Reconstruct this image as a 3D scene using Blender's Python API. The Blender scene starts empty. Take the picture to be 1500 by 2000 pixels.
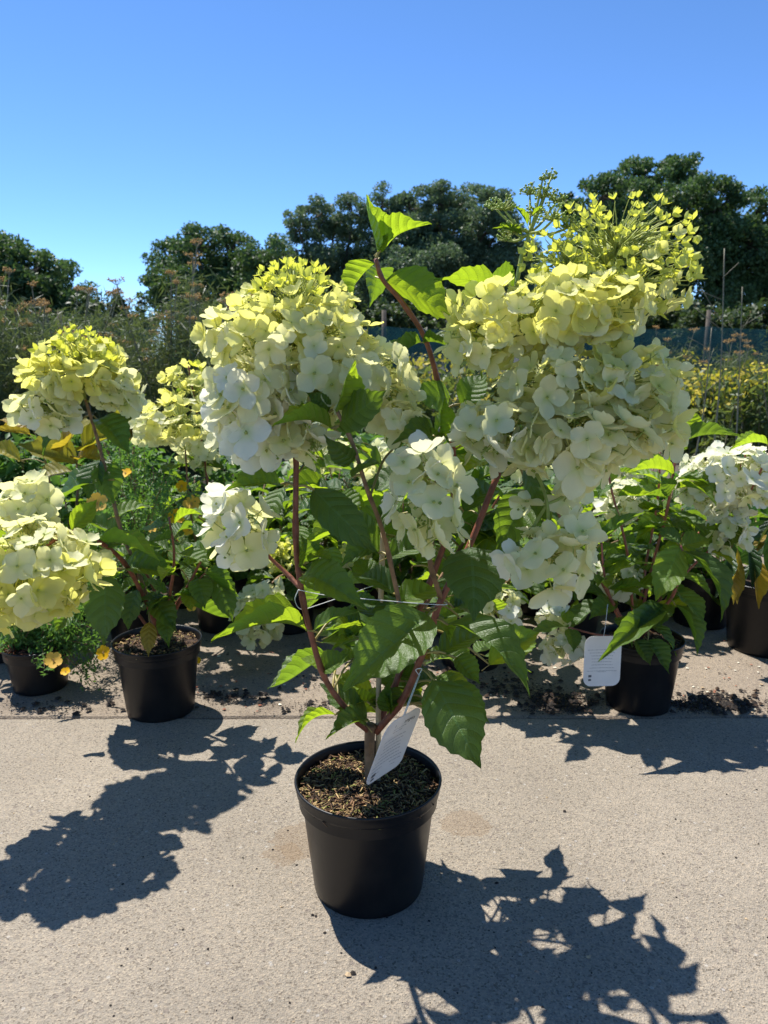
import bpy, math, random
import numpy as np
from mathutils import Vector, Matrix

# ------------------------------------------------------------------ camera, sky, sun, exposure
CAM_H, TILT, FPX = 0.96, math.radians(11.4), 1511.0        # metres, downward tilt, focal length in pixels of the 1500x2000 photo
scene = bpy.context.scene
C = scene.collection
cam_d = bpy.data.cameras.new('camera'); cam = bpy.data.objects.new('camera', cam_d); C.objects.link(cam)
cam.location = (0, 0, CAM_H); cam.rotation_euler = (math.pi/2 - TILT, 0, 0)
cam_d.sensor_fit = 'VERTICAL'; cam_d.sensor_height = 36.0; cam_d.lens = 36.0*FPX/2000.0
cam_d.clip_start = 0.05; cam_d.clip_end = 2000
cam_d.dof.use_dof = True; cam_d.dof.focus_distance = 1.32; cam_d.dof.aperture_fstop = cam_d.lens/3.0
scene.camera = cam
SUNV = Vector((-0.34, 0.44, 1.0)).normalized()             # towards the sun
SUN_EL = math.asin(SUNV.z); SUN_AZ = math.atan2(SUNV.x, SUNV.y)
world = bpy.data.worlds.new('World'); scene.world = world; world.use_nodes = True
wn = world.node_tree.nodes; wl = world.node_tree.links
sky = wn.new('ShaderNodeTexSky'); sky.sky_type = 'NISHITA'; sky.sun_disc = False
sky.sun_elevation = SUN_EL; sky.sun_rotation = SUN_AZ
sky.air_density = 0.55; sky.dust_density = 0.0; sky.ozone_density = 6.5
hsv = wn.new('ShaderNodeHueSaturation'); hsv.inputs['Saturation'].default_value = 1.08; hsv.inputs['Hue'].default_value = 0.5
wl.new(sky.outputs[0], hsv.inputs['Color']); wl.new(hsv.outputs[0], wn['Background'].inputs[0]); wn['Background'].inputs[1].default_value = 0.145
sun_d = bpy.data.lights.new('sun', 'SUN'); sun_d.energy = 5.0; sun_d.angle = math.radians(0.53); sun_d.color = (1.0, 0.965, 0.91)
sun = bpy.data.objects.new('sun', sun_d); C.objects.link(sun); sun.location = (-8, 10, 24)
sun.rotation_euler = (-SUNV).to_track_quat('-Z', 'Y').to_euler()
scene.view_settings.view_transform = 'Standard'; scene.view_settings.look = 'None'
scene.view_settings.exposure = 0.74; scene.view_settings.gamma = 1.0
scene.render.engine = 'CYCLES'
scene.cycles.max_bounces = 8; scene.cycles.transparent_max_bounces = 12
scene.cycles.transmission_bounces = 6; scene.cycles.diffuse_bounces = 4

rng = random.Random(7)
nrng = np.random.default_rng(11)

# ------------------------------------------------------------------ photo pixel -> place
def P(px, py, Y):
    dx, dy = (px-750)/FPX, -(py-1000)/FPX
    d = Vector((dx, math.cos(TILT)+dy*math.sin(TILT), -math.sin(TILT)+dy*math.cos(TILT)))
    return Vector((0, 0, CAM_H)) + d*(Y/d.y)
def G(px, py):                                             # where that pixel meets the ground
    dx, dy = (px-750)/FPX, -(py-1000)/FPX
    d = Vector((dx, math.cos(TILT)+dy*math.sin(TILT), -math.sin(TILT)+dy*math.cos(TILT)))
    return Vector((0, 0, CAM_H)) + d*(-CAM_H/d.z)
def mpp(Y): return Y*1.0/FPX                               # metres per pixel, about
def rv(s=1.0): return Vector((rng.uniform(-s, s), rng.uniform(-s, s), rng.uniform(-s, s)))

# ------------------------------------------------------------------ materials
def new_mat(name):
    m = bpy.data.materials.new(name); m.use_nodes = True
    nt = m.node_tree
    for n in list(nt.nodes): nt.nodes.remove(n)
    out = nt.nodes.new('ShaderNodeOutputMaterial')
    return m, nt, out
def N(nt, t, **kw):
    n = nt.nodes.new(t)
    for k, v in kw.items():
        if k in n.inputs: n.inputs[k].default_value = v
        else: setattr(n, k, v)
    return n
def ramp(nt, fac, stops):
    r = nt.nodes.new('ShaderNodeValToRGB'); e = r.color_ramp.elements
    while len(e) < len(stops): e.new(0.5)
    for i, (p, c) in enumerate(stops):
        e[i].position = p; e[i].color = (*c, 1) if len(c) == 3 else c
    if fac is not None: nt.links.new(fac, r.inputs[0])
    return r
def mixc(nt, fac, a, b, mode='MIX'):
    m = nt.nodes.new('ShaderNodeMix'); m.data_type = 'RGBA'; m.blend_type = mode
    for sock, v in ((m.inputs[0], fac), (m.inputs[6], a), (m.inputs[7], b)):
        if isinstance(v, (int, float)): sock.default_value = v
        elif isinstance(v, tuple): sock.default_value = (*v, 1) if len(v) == 3 else v
        else: nt.links.new(v, sock)
    return m.outputs[2]
def math_n(nt, op, a, b=None, c=None):
    m = nt.nodes.new('ShaderNodeMath'); m.operation = op
    for i, v in enumerate((a, b, c)):
        if v is None: continue
        if isinstance(v, (int, float)): m.inputs[i].default_value = v
        else: nt.links.new(v, m.inputs[i])
    return m.outputs[0]

def simple(name, col, rough=0.6, var=0.25, scale=30, spec=0.4, bump=0.0, bscale=80, trans=None, tfac=0.0, objvar=0.0):
    m, nt, out = new_mat(name); L = nt.links
    tc = N(nt, 'ShaderNodeTexCoord')
    no = N(nt, 'ShaderNodeTexNoise', Scale=scale, Detail=4.0); L.new(tc.outputs['Object'], no.inputs['Vector'])
    lo = tuple(c*(1-var) for c in col); hi = tuple(min(1, c*(1+var)) for c in col)
    r = ramp(nt, no.outputs['Fac'], [(0.3, lo), (0.7, hi)]); c_out = r.outputs[0]
    if objvar:
        oi = N(nt, 'ShaderNodeObjectInfo')
        hs = N(nt, 'ShaderNodeHueSaturation'); L.new(c_out, hs.inputs['Color'])
        L.new(math_n(nt, 'MULTIPLY_ADD', oi.outputs['Random'], objvar*2, 1-objvar), hs.inputs['Value'])
        c_out = hs.outputs[0]
    b = N(nt, 'ShaderNodeBsdfPrincipled', Roughness=rough); b.inputs['Specular IOR Level'].default_value = spec
    L.new(c_out, b.inputs['Base Color'])
    if bump:
        n2 = N(nt, 'ShaderNodeTexNoise', Scale=bscale, Detail=5.0); L.new(tc.outputs['Object'], n2.inputs['Vector'])
        bp = N(nt, 'ShaderNodeBump', Strength=bump, Distance=0.004); L.new(n2.outputs['Fac'], bp.inputs['Height']); L.new(bp.outputs[0], b.inputs['Normal'])
    if trans:
        t = N(nt, 'ShaderNodeBsdfTranslucent'); t.inputs[0].default_value = (*trans, 1)
        if objvar:
            t2 = mixc(nt, 1.0, c_out, (*trans,), 'MIX'); L.new(t2, t.inputs[0])
        mx = N(nt, 'ShaderNodeMixShader'); mx.inputs[0].default_value = tfac
        L.new(b.outputs[0], mx.inputs[1]); L.new(t.outputs[0], mx.inputs[2]); L.new(mx.outputs[0], out.inputs[0])
    else: L.new(b.outputs[0], out.inputs[0])
    return m

def leaf_mat(name, col, trans, rough=0.42, tfac=0.4, veins=7.0, spec=0.45):
    m, nt, out = new_mat(name); L = nt.links
    uv = N(nt, 'ShaderNodeUVMap'); uv.uv_map = 'UVMap'
    sx = N(nt, 'ShaderNodeSeparateXYZ'); L.new(uv.outputs[0], sx.inputs[0])
    u = math_n(nt, 'ABSOLUTE', math_n(nt, 'MULTIPLY_ADD', sx.outputs[0], 2.0, -1.0))
    mid = math_n(nt, 'LESS_THAN', u, 0.045)
    ph = math_n(nt, 'FRACT', math_n(nt, 'MULTIPLY', math_n(nt, 'SUBTRACT', sx.outputs[1], math_n(nt, 'MULTIPLY', math_n(nt, 'POWER', u, 1.3), 0.2)), veins))
    tri = math_n(nt, 'ABSOLUTE', math_n(nt, 'MULTIPLY_ADD', ph, 2.0, -1.0))          # 1 on a vein, 0 between
    vein = math_n(nt, 'MAXIMUM', math_n(nt, 'MULTIPLY', math_n(nt, 'GREATER_THAN', tri, 0.9), 0.55), mid)
    oi = N(nt, 'ShaderNodeObjectInfo'); tc = N(nt, 'ShaderNodeTexCoord')
    no = N(nt, 'ShaderNodeTexNoise', Scale=5.0, Detail=4.0); L.new(tc.outputs['Object'], no.inputs['Vector'])
    var = math_n(nt, 'ADD', math_n(nt, 'MULTIPLY', oi.outputs['Random'], 0.6), math_n(nt, 'MULTIPLY', no.outputs['Fac'], 0.5))
    dark = tuple(c*0.72 for c in col); lite = (col[0]*1.5, col[1]*1.25, col[2]*1.1)
    base = ramp(nt, var, [(0.2, dark), (0.9, lite)]).outputs[0]
    base = mixc(nt, math_n(nt, 'MULTIPLY', vein, 0.45), base, tuple(min(1, c*2.2+0.03) for c in col))
    tcol = ramp(nt, var, [(0.2, tuple(c*0.75 for c in trans)), (0.9, tuple(min(1, c*1.15) for c in trans))]).outputs[0]
    tcol = mixc(nt, math_n(nt, 'MULTIPLY', vein, 0.4), tcol, tuple(c*0.5 for c in trans))
    hgt = math_n(nt, 'SUBTRACT', math_n(nt, 'MULTIPLY', math_n(nt, 'POWER', math_n(nt, 'SUBTRACT', 1.0, tri), 0.5), 1.0), mid)
    n2 = N(nt, 'ShaderNodeTexNoise', Scale=40.0, Detail=3.0); L.new(uv.outputs[0], n2.inputs['Vector'])
    hgt = math_n(nt, 'MULTIPLY_ADD', n2.outputs['Fac'], 0.6, hgt)
    bp = N(nt, 'ShaderNodeBump', Strength=0.8, Distance=0.003); L.new(hgt, bp.inputs['Height'])
    b = N(nt, 'ShaderNodeBsdfPrincipled', Roughness=rough); b.inputs['Specular IOR Level'].default_value = spec
    L.new(base, b.inputs['Base Color']); L.new(bp.outputs[0], b.inputs['Normal'])
    t = N(nt, 'ShaderNodeBsdfTranslucent'); L.new(tcol, t.inputs[0]); L.new(bp.outputs[0], t.inputs['Normal'])
    mx = N(nt, 'ShaderNodeMixShader'); mx.inputs[0].default_value = tfac
    L.new(b.outputs[0], mx.inputs[1]); L.new(t.outputs[0], mx.inputs[2]); L.new(mx.outputs[0], out.inputs[0])
    return m

def petal_mat(name, col, trans, tfac=0.42):
    m, nt, out = new_mat(name); L = nt.links
    uv = N(nt, 'ShaderNodeUVMap'); uv.uv_map = 'UVMap'
    sx = N(nt, 'ShaderNodeSeparateXYZ'); L.new(uv.outputs[0], sx.inputs[0])
    oi = N(nt, 'ShaderNodeObjectInfo')
    # greener towards the petal's base, faint lengthwise veins
    base = ramp(nt, sx.outputs[1], [(0.0, (col[0]*0.72, col[1]*0.86, col[2]*0.5)), (0.35, col), (1.0, tuple(min(0.93, c*1.03) for c in col))]).outputs[0]
    hs = N(nt, 'ShaderNodeHueSaturation'); L.new(base, hs.inputs['Color'])
    L.new(math_n(nt, 'MULTIPLY_ADD', oi.outputs['Random'], 0.14, 0.9), hs.inputs['Value'])
    L.new(math_n(nt, 'MULTIPLY_ADD', oi.outputs['Random'], -0.35, 1.2), hs.inputs['Saturation'])
    w = N(nt, 'ShaderNodeTexWave', Scale=3.2, Distortion=2.5, Detail=2.0); L.new(uv.outputs[0], w.inputs['Vector'])
    bp = N(nt, 'ShaderNodeBump', Strength=0.12, Distance=0.001); L.new(w.outputs['Fac'], bp.inputs['Height'])
    b = N(nt, 'ShaderNodeBsdfPrincipled', Roughness=0.55); b.inputs['Specular IOR Level'].default_value = 0.25
    L.new(hs.outputs[0], b.inputs['Base Color']); L.new(bp.outputs[0], b.inputs['Normal'])
    t = N(nt, 'ShaderNodeBsdfTranslucent'); t.inputs[0].default_value = (*trans, 1)
    mx = N(nt, 'ShaderNodeMixShader'); mx.inputs[0].default_value = tfac
    L.new(b.outputs[0], mx.inputs[1]); L.new(t.outputs[0], mx.inputs[2]); L.new(mx.outputs[0], out.inputs[0])
    return m

def concrete_mat(name, base, dirt, dirt_amt, spots=()):
    m, nt, out = new_mat(name); L = nt.links
    tc = N(nt, 'ShaderNodeTexCoord'); co = tc.outputs['Object']
    def noise(s, d=5.0, r=0.55):
        n = N(nt, 'ShaderNodeTexNoise', Scale=s, Detail=d, Roughness=r); L.new(co, n.inputs['Vector']); return n.outputs['Fac']
    big = ramp(nt, noise(2.3), [(0.3, tuple(c*0.86 for c in base)), (0.7, tuple(c*1.1 for c in base))]).outputs[0]
    vo = N(nt, 'ShaderNodeTexVoronoi', Scale=330.0); L.new(co, vo.inputs['Vector'])
    sep = N(nt, 'ShaderNodeSeparateColor'); L.new(vo.outputs['Color'], sep.inputs[0])
    grain = ramp(nt, sep.outputs[0], [(0.0, (0.5, 0.47, 0.44)), (0.16, (0.82, 0.8, 0.78)), (0.55, (1.0, 0.99, 0.98)), (0.85, (1.1, 1.04, 0.98)), (1.0, (1.3, 1.25, 1.18))]).outputs[0]
    col = mixc(nt, 1.0, big, grain, 'MULTIPLY')
    vo2 = N(nt, 'ShaderNodeTexVoronoi', Scale=75.0); L.new(co, vo2.inputs['Vector'])
    sep2 = N(nt, 'ShaderNodeSeparateColor'); L.new(vo2.outputs['Color'], sep2.inputs[0])
    fleck = math_n(nt, 'MULTIPLY', math_n(nt, 'GREATER_THAN', sep2.outputs[1], 0.93), math_n(nt, 'LESS_THAN', vo2.outputs['Distance'], 0.32))
    col = mixc(nt, math_n(nt, 'MULTIPLY', fleck, 0.6), col, (0.16, 0.13, 0.11))
    pale = math_n(nt, 'MULTIPLY', math_n(nt, 'LESS_THAN', sep2.outputs[2], 0.02), math_n(nt, 'LESS_THAN', vo2.outputs['Distance'], 0.22))
    col = mixc(nt, math_n(nt, 'MULTIPLY', pale, 0.4), col, (0.5, 0.47, 0.42))
    st = ramp(nt, noise(5.0, 6.0, 0.65), [(0.60-dirt_amt, (0, 0, 0)), (0.80-dirt_amt, (1, 1, 1))]).outputs[0]
    col = mixc(nt, math_n(nt, 'MULTIPLY', st, 0.55), col, dirt)
    for sx_, sy_, sr in spots:                               # brown watering stains
        dn = N(nt, 'ShaderNodeVectorMath', operation='DISTANCE'); L.new(co, dn.inputs[0]); dn.inputs[1].default_value = (sx_, sy_, 0)
        e = math_n(nt, 'MULTIPLY_ADD', noise(26.0, 5.0, 0.7), 0.09, math_n(nt, 'SUBTRACT', dn.outputs['Value'], sr+0.045))
        col = mixc(nt, math_n(nt, 'MULTIPLY', math_n(nt, 'LESS_THAN', e, 0.0), 0.35), col, (0.20, 0.13, 0.07))
    b = N(nt, 'ShaderNodeBsdfPrincipled', Roughness=0.88); b.inputs['Specular IOR Level'].default_value = 0.25
    L.new(col, b.inputs['Base Color'])
    h = math_n(nt, 'MULTIPLY_ADD', vo.outputs['Distance'], 0.55, math_n(nt, 'MULTIPLY', noise(120.0, 6.0, 0.7), 1.2))
    h = math_n(nt, 'MULTIPLY_ADD', fleck, -0.8, h)
    bp = N(nt, 'ShaderNodeBump', Strength=0.9, Distance=0.0035); L.new(h, bp.inputs['Height']); L.new(bp.outputs[0], b.inputs['Normal'])
    L.new(b.outputs[0], out.inputs[0])
    return m

M = {}
M['leaf'] = leaf_mat('hydrangea_leaf', (0.052, 0.112, 0.024), (0.27, 0.43, 0.02), tfac=0.42)
M['leaf_lime'] = leaf_mat('young_leaf', (0.10, 0.20, 0.03), (0.42, 0.58, 0.02), tfac=0.55)
M['leaf_yellow'] = leaf_mat('yellowed_leaf', (0.34, 0.25, 0.03), (0.55, 0.42, 0.03), tfac=0.45)
M['leaf_gold'] = leaf_mat('gold_green_leaf', (0.20, 0.20, 0.03), (0.50, 0.46, 0.03), tfac=0.45)
M['leaf_strap'] = leaf_mat('strap_leaf', (0.04, 0.13, 0.025), (0.14, 0.36, 0.02), rough=0.32, veins=0.0)
M['leaf_dark'] = leaf_mat('leathery_leaf', (0.03, 0.07, 0.025), (0.07, 0.16, 0.02), rough=0.35, tfac=0.2)
PET = [petal_mat('petal_lime', (0.62, 0.66, 0.15), (0.74, 0.74, 0.07), 0.5),
       petal_mat('petal_yellow_cream', (0.78, 0.77, 0.32), (0.88, 0.84, 0.20), 0.5),
       petal_mat('petal_cream', (0.83, 0.82, 0.52), (0.90, 0.87, 0.40), 0.5),
       petal_mat('petal_white', (0.86, 0.85, 0.70), (0.90, 0.88, 0.60), 0.45)]
M['petal_gold'] = petal_mat('petal_gold', (0.85, 0.48, 0.015), (0.85, 0.50, 0.01), 0.3)
M['stalk'] = simple('pale_green_stalk', (0.42, 0.47, 0.12), 0.5, 0.2, 60, trans=(0.5, 0.55, 0.1), tfac=0.25)
M['bud'] = simple('green_bud', (0.30, 0.40, 0.08), 0.5, 0.3, 120, trans=(0.4, 0.55, 0.06), tfac=0.3)
M['stem'] = simple('red_brown_stem', (0.21, 0.07, 0.038), 0.5, 0.35, 60, bump=0.25, bscale=150)
M['bark'] = simple('brown_bark_stem', (0.22, 0.13, 0.065), 0.65, 0.4, 50, bump=0.5, bscale=120)
M['pinkstem'] = simple('pink_stem', (0.34, 0.11, 0.07), 0.45, 0.3, 60)
M['petiole'] = simple('petiole', (0.30, 0.24, 0.07), 0.45, 0.3, 60)
M['cane'] = simple('bamboo', (0.48, 0.36, 0.20), 0.55, 0.25, 40, bump=0.1)
M['string'] = simple('white_string', (0.78, 0.77, 0.72), 0.7, 0.1, 60)
M['tag'] = simple('tag_card', (0.74, 0.72, 0.68), 0.45, 0.05, 25, trans=(0.62, 0.58, 0.5), tfac=0.16)
M['ink'] = simple('print_ink', (0.10, 0.10, 0.10), 0.6, 0.2, 60)
M['ink_grey'] = simple('print_grey', (0.30, 0.29, 0.28), 0.6, 0.2, 60)
M['concrete'] = concrete_mat('concrete', (0.290, 0.252, 0.198), (0.17, 0.12, 0.075), -0.06, ((-0.165, 1.40, 0.06), (-0.20, 1.36, 0.035), (0.17, 1.46, 0.05)))
M['concrete_dirty'] = concrete_mat('dirty_concrete', (0.275, 0.228, 0.175), (0.055, 0.038, 0.026), 0.06)
M['joint'] = simple('joint_soil', (0.05, 0.035, 0.025), 0.95, 0.5, 60, bump=0.6)
M['ground'] = simple('nursery_ground', (0.07, 0.06, 0.042), 0.95, 0.5, 3, bump=0.5, bscale=30)
M['soil'] = simple('potting_soil', (0.045, 0.026, 0.015), 0.95, 0.6, 90, bump=1.0, bscale=160)
M['fib'] = [simple('fibre_brown', (0.14, 0.075, 0.035), 0.85, 0.4, 90), simple('fibre_tan', (0.34, 0.23, 0.10), 0.85, 0.4, 90),
            simple('fibre_dark', (0.035, 0.02, 0.012), 0.9, 0.4, 90), simple('fibre_moss', (0.20, 0.20, 0.05), 0.9, 0.4, 90)]
M['crumb'] = simple('compost_crumb', (0.022, 0.016, 0.012), 0.9, 0.5, 200)
M['chip'] = simple('bark_chip', (0.26, 0.09, 0.045), 0.85, 0.4, 90)
M['straw'] = simple('dry_litter', (0.40, 0.29, 0.17), 0.85, 0.4, 90)
M['fallen'] = simple('fallen_petal', (0.66, 0.62, 0.48), 0.7, 0.2, 90)
M['net'] = None

def pot_material():
    m, nt, out = new_mat('black_pot_plastic'); L = nt.links
    tc = N(nt, 'ShaderNodeTexCoord')
    n1 = N(nt, 'ShaderNodeTexNoise', Scale=9.0, Detail=6.0, Roughness=0.7); L.new(tc.outputs['Object'], n1.inputs['Vector'])
    n2 = N(nt, 'ShaderNodeTexNoise', Scale=260.0, Detail=3.0); L.new(tc.outputs['Object'], n2.inputs['Vector'])
    d = ramp(nt, n1.outputs['Fac'], [(0.45, (0.006, 0.006, 0.007)), (0.85, (0.018, 0.016, 0.014))]).outputs[0]
    d = mixc(nt, math_n(nt, 'MULTIPLY', math_n(nt, 'GREATER_THAN', n2.outputs['Fac'], 0.72), 0.25), d, (0.07, 0.06, 0.05))
    b = N(nt, 'ShaderNodeBsdfPrincipled'); L.new(d, b.inputs['Base Color']); b.inputs['Specular IOR Level'].default_value = 0.32
    r = ramp(nt, n1.outputs['Fac'], [(0.3, (0.30,)*3), (0.8, (0.48,)*3)]); L.new(r.outputs[0], b.inputs['Roughness'])
    bp = N(nt, 'ShaderNodeBump', Strength=0.08, Distance=0.002); L.new(n1.outputs['Fac'], bp.inputs['Height']); L.new(bp.outputs[0], b.inputs['Normal'])
    L.new(b.outputs[0], out.inputs[0]); return m
M['pot'] = pot_material()

def net_material():
    m, nt, out = new_mat('teal_netting'); L = nt.links
    tc = N(nt, 'ShaderNodeTexCoord')
    n1 = N(nt, 'ShaderNodeTexNoise', Scale=6.0, Detail=4.0); L.new(tc.outputs['Object'], n1.inputs['Vector'])
    c = ramp(nt, n1.outputs['Fac'], [(0.3, (0.012, 0.09, 0.085)), (0.7, (0.03, 0.16, 0.14))]).outputs[0]
    b = N(nt, 'ShaderNodeBsdfPrincipled', Roughness=0.6); L.new(c, b.inputs['Base Color'])
    t = N(nt, 'ShaderNodeBsdfTransparent')
    mx = N(nt, 'ShaderNodeMixShader'); mx.inputs[0].default_value = 0.5
    L.new(b.outputs[0], mx.inputs[1]); L.new(t.outputs[0], mx.inputs[2]); L.new(mx.outputs[0], out.inputs[0]); return m
M['net'] = net_material()

def foliage_mat(name, dark, lite, trans, tfac=0.3, scale=0.9, rough=0.5):
    m, nt, out = new_mat(name); L = nt.links
    tc = N(nt, 'ShaderNodeTexCoord')
    n1 = N(nt, 'ShaderNodeTexNoise', Scale=scale, Detail=6.0, Roughness=0.7); L.new(tc.outputs['Object'], n1.inputs['Vector'])
    c = ramp(nt, n1.outputs['Fac'], [(0.3, dark), (0.7, lite)]).outputs[0]
    b = N(nt, 'ShaderNodeBsdfPrincipled', Roughness=rough); L.new(c, b.inputs['Base Color']); b.inputs['Specular IOR Level'].default_value = 0.3
    t = N(nt, 'ShaderNodeBsdfTranslucent'); t.inputs[0].default_value = (*trans, 1)
    mx = N(nt, 'ShaderNodeMixShader'); mx.inputs[0].default_value = tfac
    L.new(b.outputs[0], mx.inputs[1]); L.new(t.outputs[0], mx.inputs[2]); L.new(mx.outputs[0], out.inputs[0]); return m
M['oak'] = foliage_mat('oak_foliage', (0.035, 0.07, 0.028), (0.10, 0.17, 0.06), (0.12, 0.21, 0.04), 0.28)
M['ash'] = foliage_mat('ash_foliage', (0.075, 0.12, 0.065), (0.15, 0.21, 0.115), (0.15, 0.23, 0.08), 0.3)
M['hedge'] = foliage_mat('hedge_foliage', (0.035, 0.055, 0.02), (0.07, 0.10, 0.035), (0.09, 0.15, 0.03), 0.25)
M['trunk'] = simple('tree_bark', (0.10, 0.08, 0.06), 0.9, 0.4, 6, bump=0.6, bscale=20)
M['feather'] = foliage_mat('fennel_feathery', (0.05, 0.08, 0.032), (0.12, 0.145, 0.06), (0.16, 0.21, 0.05), 0.32, 2.5)
M['fstem'] = simple('fennel_stem', (0.20, 0.18, 0.11), 0.6, 0.3, 20)
M['umbel'] = simple('fennel_umbel', (0.58, 0.38, 0.13), 0.7, 0.35, 30, trans=(0.7, 0.42, 0.08), tfac=0.3)
M['potentilla'] = foliage_mat('small_leaf_foliage', (0.06, 0.13, 0.03), (0.12, 0.24, 0.06), (0.22, 0.42, 0.05), 0.35, 14)
M['perennial'] = foliage_mat('perennial_foliage', (0.06, 0.10, 0.03), (0.13, 0.17, 0.05), (0.2, 0.26, 0.04), 0.35, 4)
M['goldenflower'] = simple('golden_flower', (0.58, 0.46, 0.05), 0.7, 0.4, 12, trans=(0.62, 0.55, 0.04), tfac=0.35)
M['shrub'] = foliage_mat('shrub_foliage', (0.04, 0.09, 0.022), (0.09, 0.19, 0.04), (0.17, 0.34, 0.03), 0.35, 6)

# ------------------------------------------------------------------ mesh helpers
class MB:
    def __init__(s): s.v = []; s.f = []; s.m = []; s.uv = []
    def add(s, vs, fs, mi=0, uvs=None):
        o = len(s.v); s.v += [tuple(v) for v in vs]
        for f in fs: s.f.append([i+o for i in f]); s.m.append(mi)
        s.uv += list(uvs) if uvs is not None else [(0.5, 0.6)]*len(vs)
    def tube(s, pts, rad, sides=6, mi=0, cap=True):
        pts = [Vector(p) for p in pts]; n = len(pts)
        if isinstance(rad, (int, float)): rad = [rad]*n
        vs = []; fs = []
        d0 = (pts[1]-pts[0]).normalized(); a = d0.orthogonal().normalized()
        for i, p in enumerate(pts):
            d = (pts[min(i+1, n-1)]-pts[max(i-1, 0)])
            d = d.normalized() if d.length > 1e-9 else d0
            a = (a-d*a.dot(d)); a = a.normalized() if a.length > 1e-6 else d.orthogonal().normalized()
            b = d.cross(a)
            for k in range(sides):
                t = 2*math.pi*k/sides; vs.append(p+(a*math.cos(t)+b*math.sin(t))*rad[i])
        for i in range(n-1):
            for k in range(sides):
                k2 = (k+1) % sides
                fs.append([i*sides+k, i*sides+k2, (i+1)*sides+k2, (i+1)*sides+k])
        if cap: fs.append(list(range(sides))[::-1]); fs.append([(n-1)*sides+k for k in range(sides)])
        s.add(vs, fs, mi)
    def blob(s, c, r, mi=0):                                   # six-cornered bud
        c = Vector(c); vs = [c+Vector(d)*r for d in ((0,0,1),(1,0,0),(0,1,0),(-1,0,0),(0,-1,0),(0,0,-1))]
        s.add(vs, [(0,1,2),(0,2,3),(0,3,4),(0,4,1),(5,2,1),(5,3,2),(5,4,3),(5,1,4)], mi)
    def box(s, lo, hi, mi=0):
        (a,b,c),(d,e,f) = lo, hi
        s.add([(a,b,c),(d,b,c),(d,e,c),(a,e,c),(a,b,f),(d,b,f),(d,e,f),(a,e,f)],
              [(3,2,1,0),(4,5,6,7),(0,1,5,4),(1,2,6,5),(2,3,7,6),(3,0,4,7)], mi)
    def lathe(s, prof, seg=48, center=(0,0,0), mi=0):
        vs = []; fs = []; n = len(prof)
        for r, z in prof:
            for k in range(seg):
                t = 2*math.pi*k/seg; vs.append((center[0]+r*math.cos(t), center[1]+r*math.sin(t), center[2]+z))
        for i in range(n-1):
            for k in range(seg):
                k2 = (k+1) % seg; fs.append([i*seg+k, i*seg+k2, (i+1)*seg+k2, (i+1)*seg+k])
        s.add(vs, fs, mi)
    def mesh(s, name, mats, smooth=True):
        me = bpy.data.meshes.new(name); me.from_pydata(s.v, [], s.f)
        for m in (mats if isinstance(mats, (list, tuple)) else [mats]): me.materials.append(m)
        me.polygons.foreach_set('material_index', s.m)
        if smooth: me.polygons.foreach_set('use_smooth', [True]*len(s.f))
        ul = me.uv_layers.new(name='UVMap'); idx = np.empty(len(me.loops), dtype=np.int32); me.loops.foreach_get('vertex_index', idx)
        ul.data.foreach_set('uv', np.array(s.uv, dtype=np.float32)[idx].ravel()); me.update()
        return me

def np_mesh(name, V, F, mats, mi=None, smooth=False, uv=None):
    V = np.asarray(V, dtype=np.float32); F = np.asarray(F, dtype=np.int32); k = F.shape[1]
    me = bpy.data.meshes.new(name)
    me.vertices.add(len(V)); me.vertices.foreach_set('co', V.ravel())
    me.loops.add(F.size); me.loops.foreach_set('vertex_index', F.ravel())
    me.polygons.add(len(F)); me.polygons.foreach_set('loop_start', np.arange(0, F.size, k, dtype=np.int32))
    for m in (mats if isinstance(mats, (list, tuple)) else [mats]): me.materials.append(m)
    if mi is not None: me.polygons.foreach_set('material_index', np.asarray(mi, dtype=np.int32))
    if smooth: me.polygons.foreach_set('use_smooth', np.ones(len(F), dtype=bool))
    if uv is not None:
        ul = me.uv_layers.new(name='UVMap'); ul.data.foreach_set('uv', np.asarray(uv, dtype=np.float32)[F.ravel()].ravel())
    me.update(calc_edges=True); me.validate()
    return me

def link(name, me, parent=None, mw=None):
    o = bpy.data.objects.new(name, me); C.objects.link(o)
    if parent is not None:
        o.parent = parent
        if parent.type == 'EMPTY': o.matrix_parent_inverse = Matrix.Translation(-parent.location)
        elif parent.get('_off') is not None: pass
    if mw is not None: o.matrix_basis = mw
    return o
def empty(name, loc, label, cat, group=None):
    o = bpy.data.objects.new(name, None); C.objects.link(o); o.location = loc; o.empty_display_size = 0.05
    return tag(o, label, cat, group)
def tag(o, label, cat, group=None):
    o['label'] = label; o['category'] = cat
    if group: o['group'] = group
    return o

def smooth_path(pts, n=4):                                   # Catmull-Rom through the given points
    pts = [Vector(p) for p in pts]; out = []
    q = [pts[0]*2-pts[1]]+pts+[pts[-1]*2-pts[-2]]
    for i in range(1, len(q)-2):
        for k in range(n):
            t = k/n; a, b, c, d = q[i-1], q[i], q[i+1], q[i+2]
            out.append(0.5*((2*b)+(c-a)*t+(2*a-5*b+4*c-d)*t*t+(3*b-a-3*c+d)*t**3))
    out.append(pts[-1]); return out

def diamonds(Cn, D, Wd, L, W):
    """pointed leaf quads: centre, along, across (unit), length, width"""
    L = np.asarray(L)[:, None]; W = np.asarray(W)[:, None]
    V = np.stack([Cn-D*L*0.5, Cn+Wd*W*0.5-D*L*0.08, Cn+D*L*0.5, Cn-Wd*W*0.5-D*L*0.08], 1).reshape(-1, 3)
    F = np.arange(len(V)).reshape(-1, 4); return V, F
def unit(a): return a/np.maximum(np.linalg.norm(a, axis=1, keepdims=True), 1e-9)
def rand_units(n): return unit(nrng.normal(size=(n, 3)))

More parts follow.
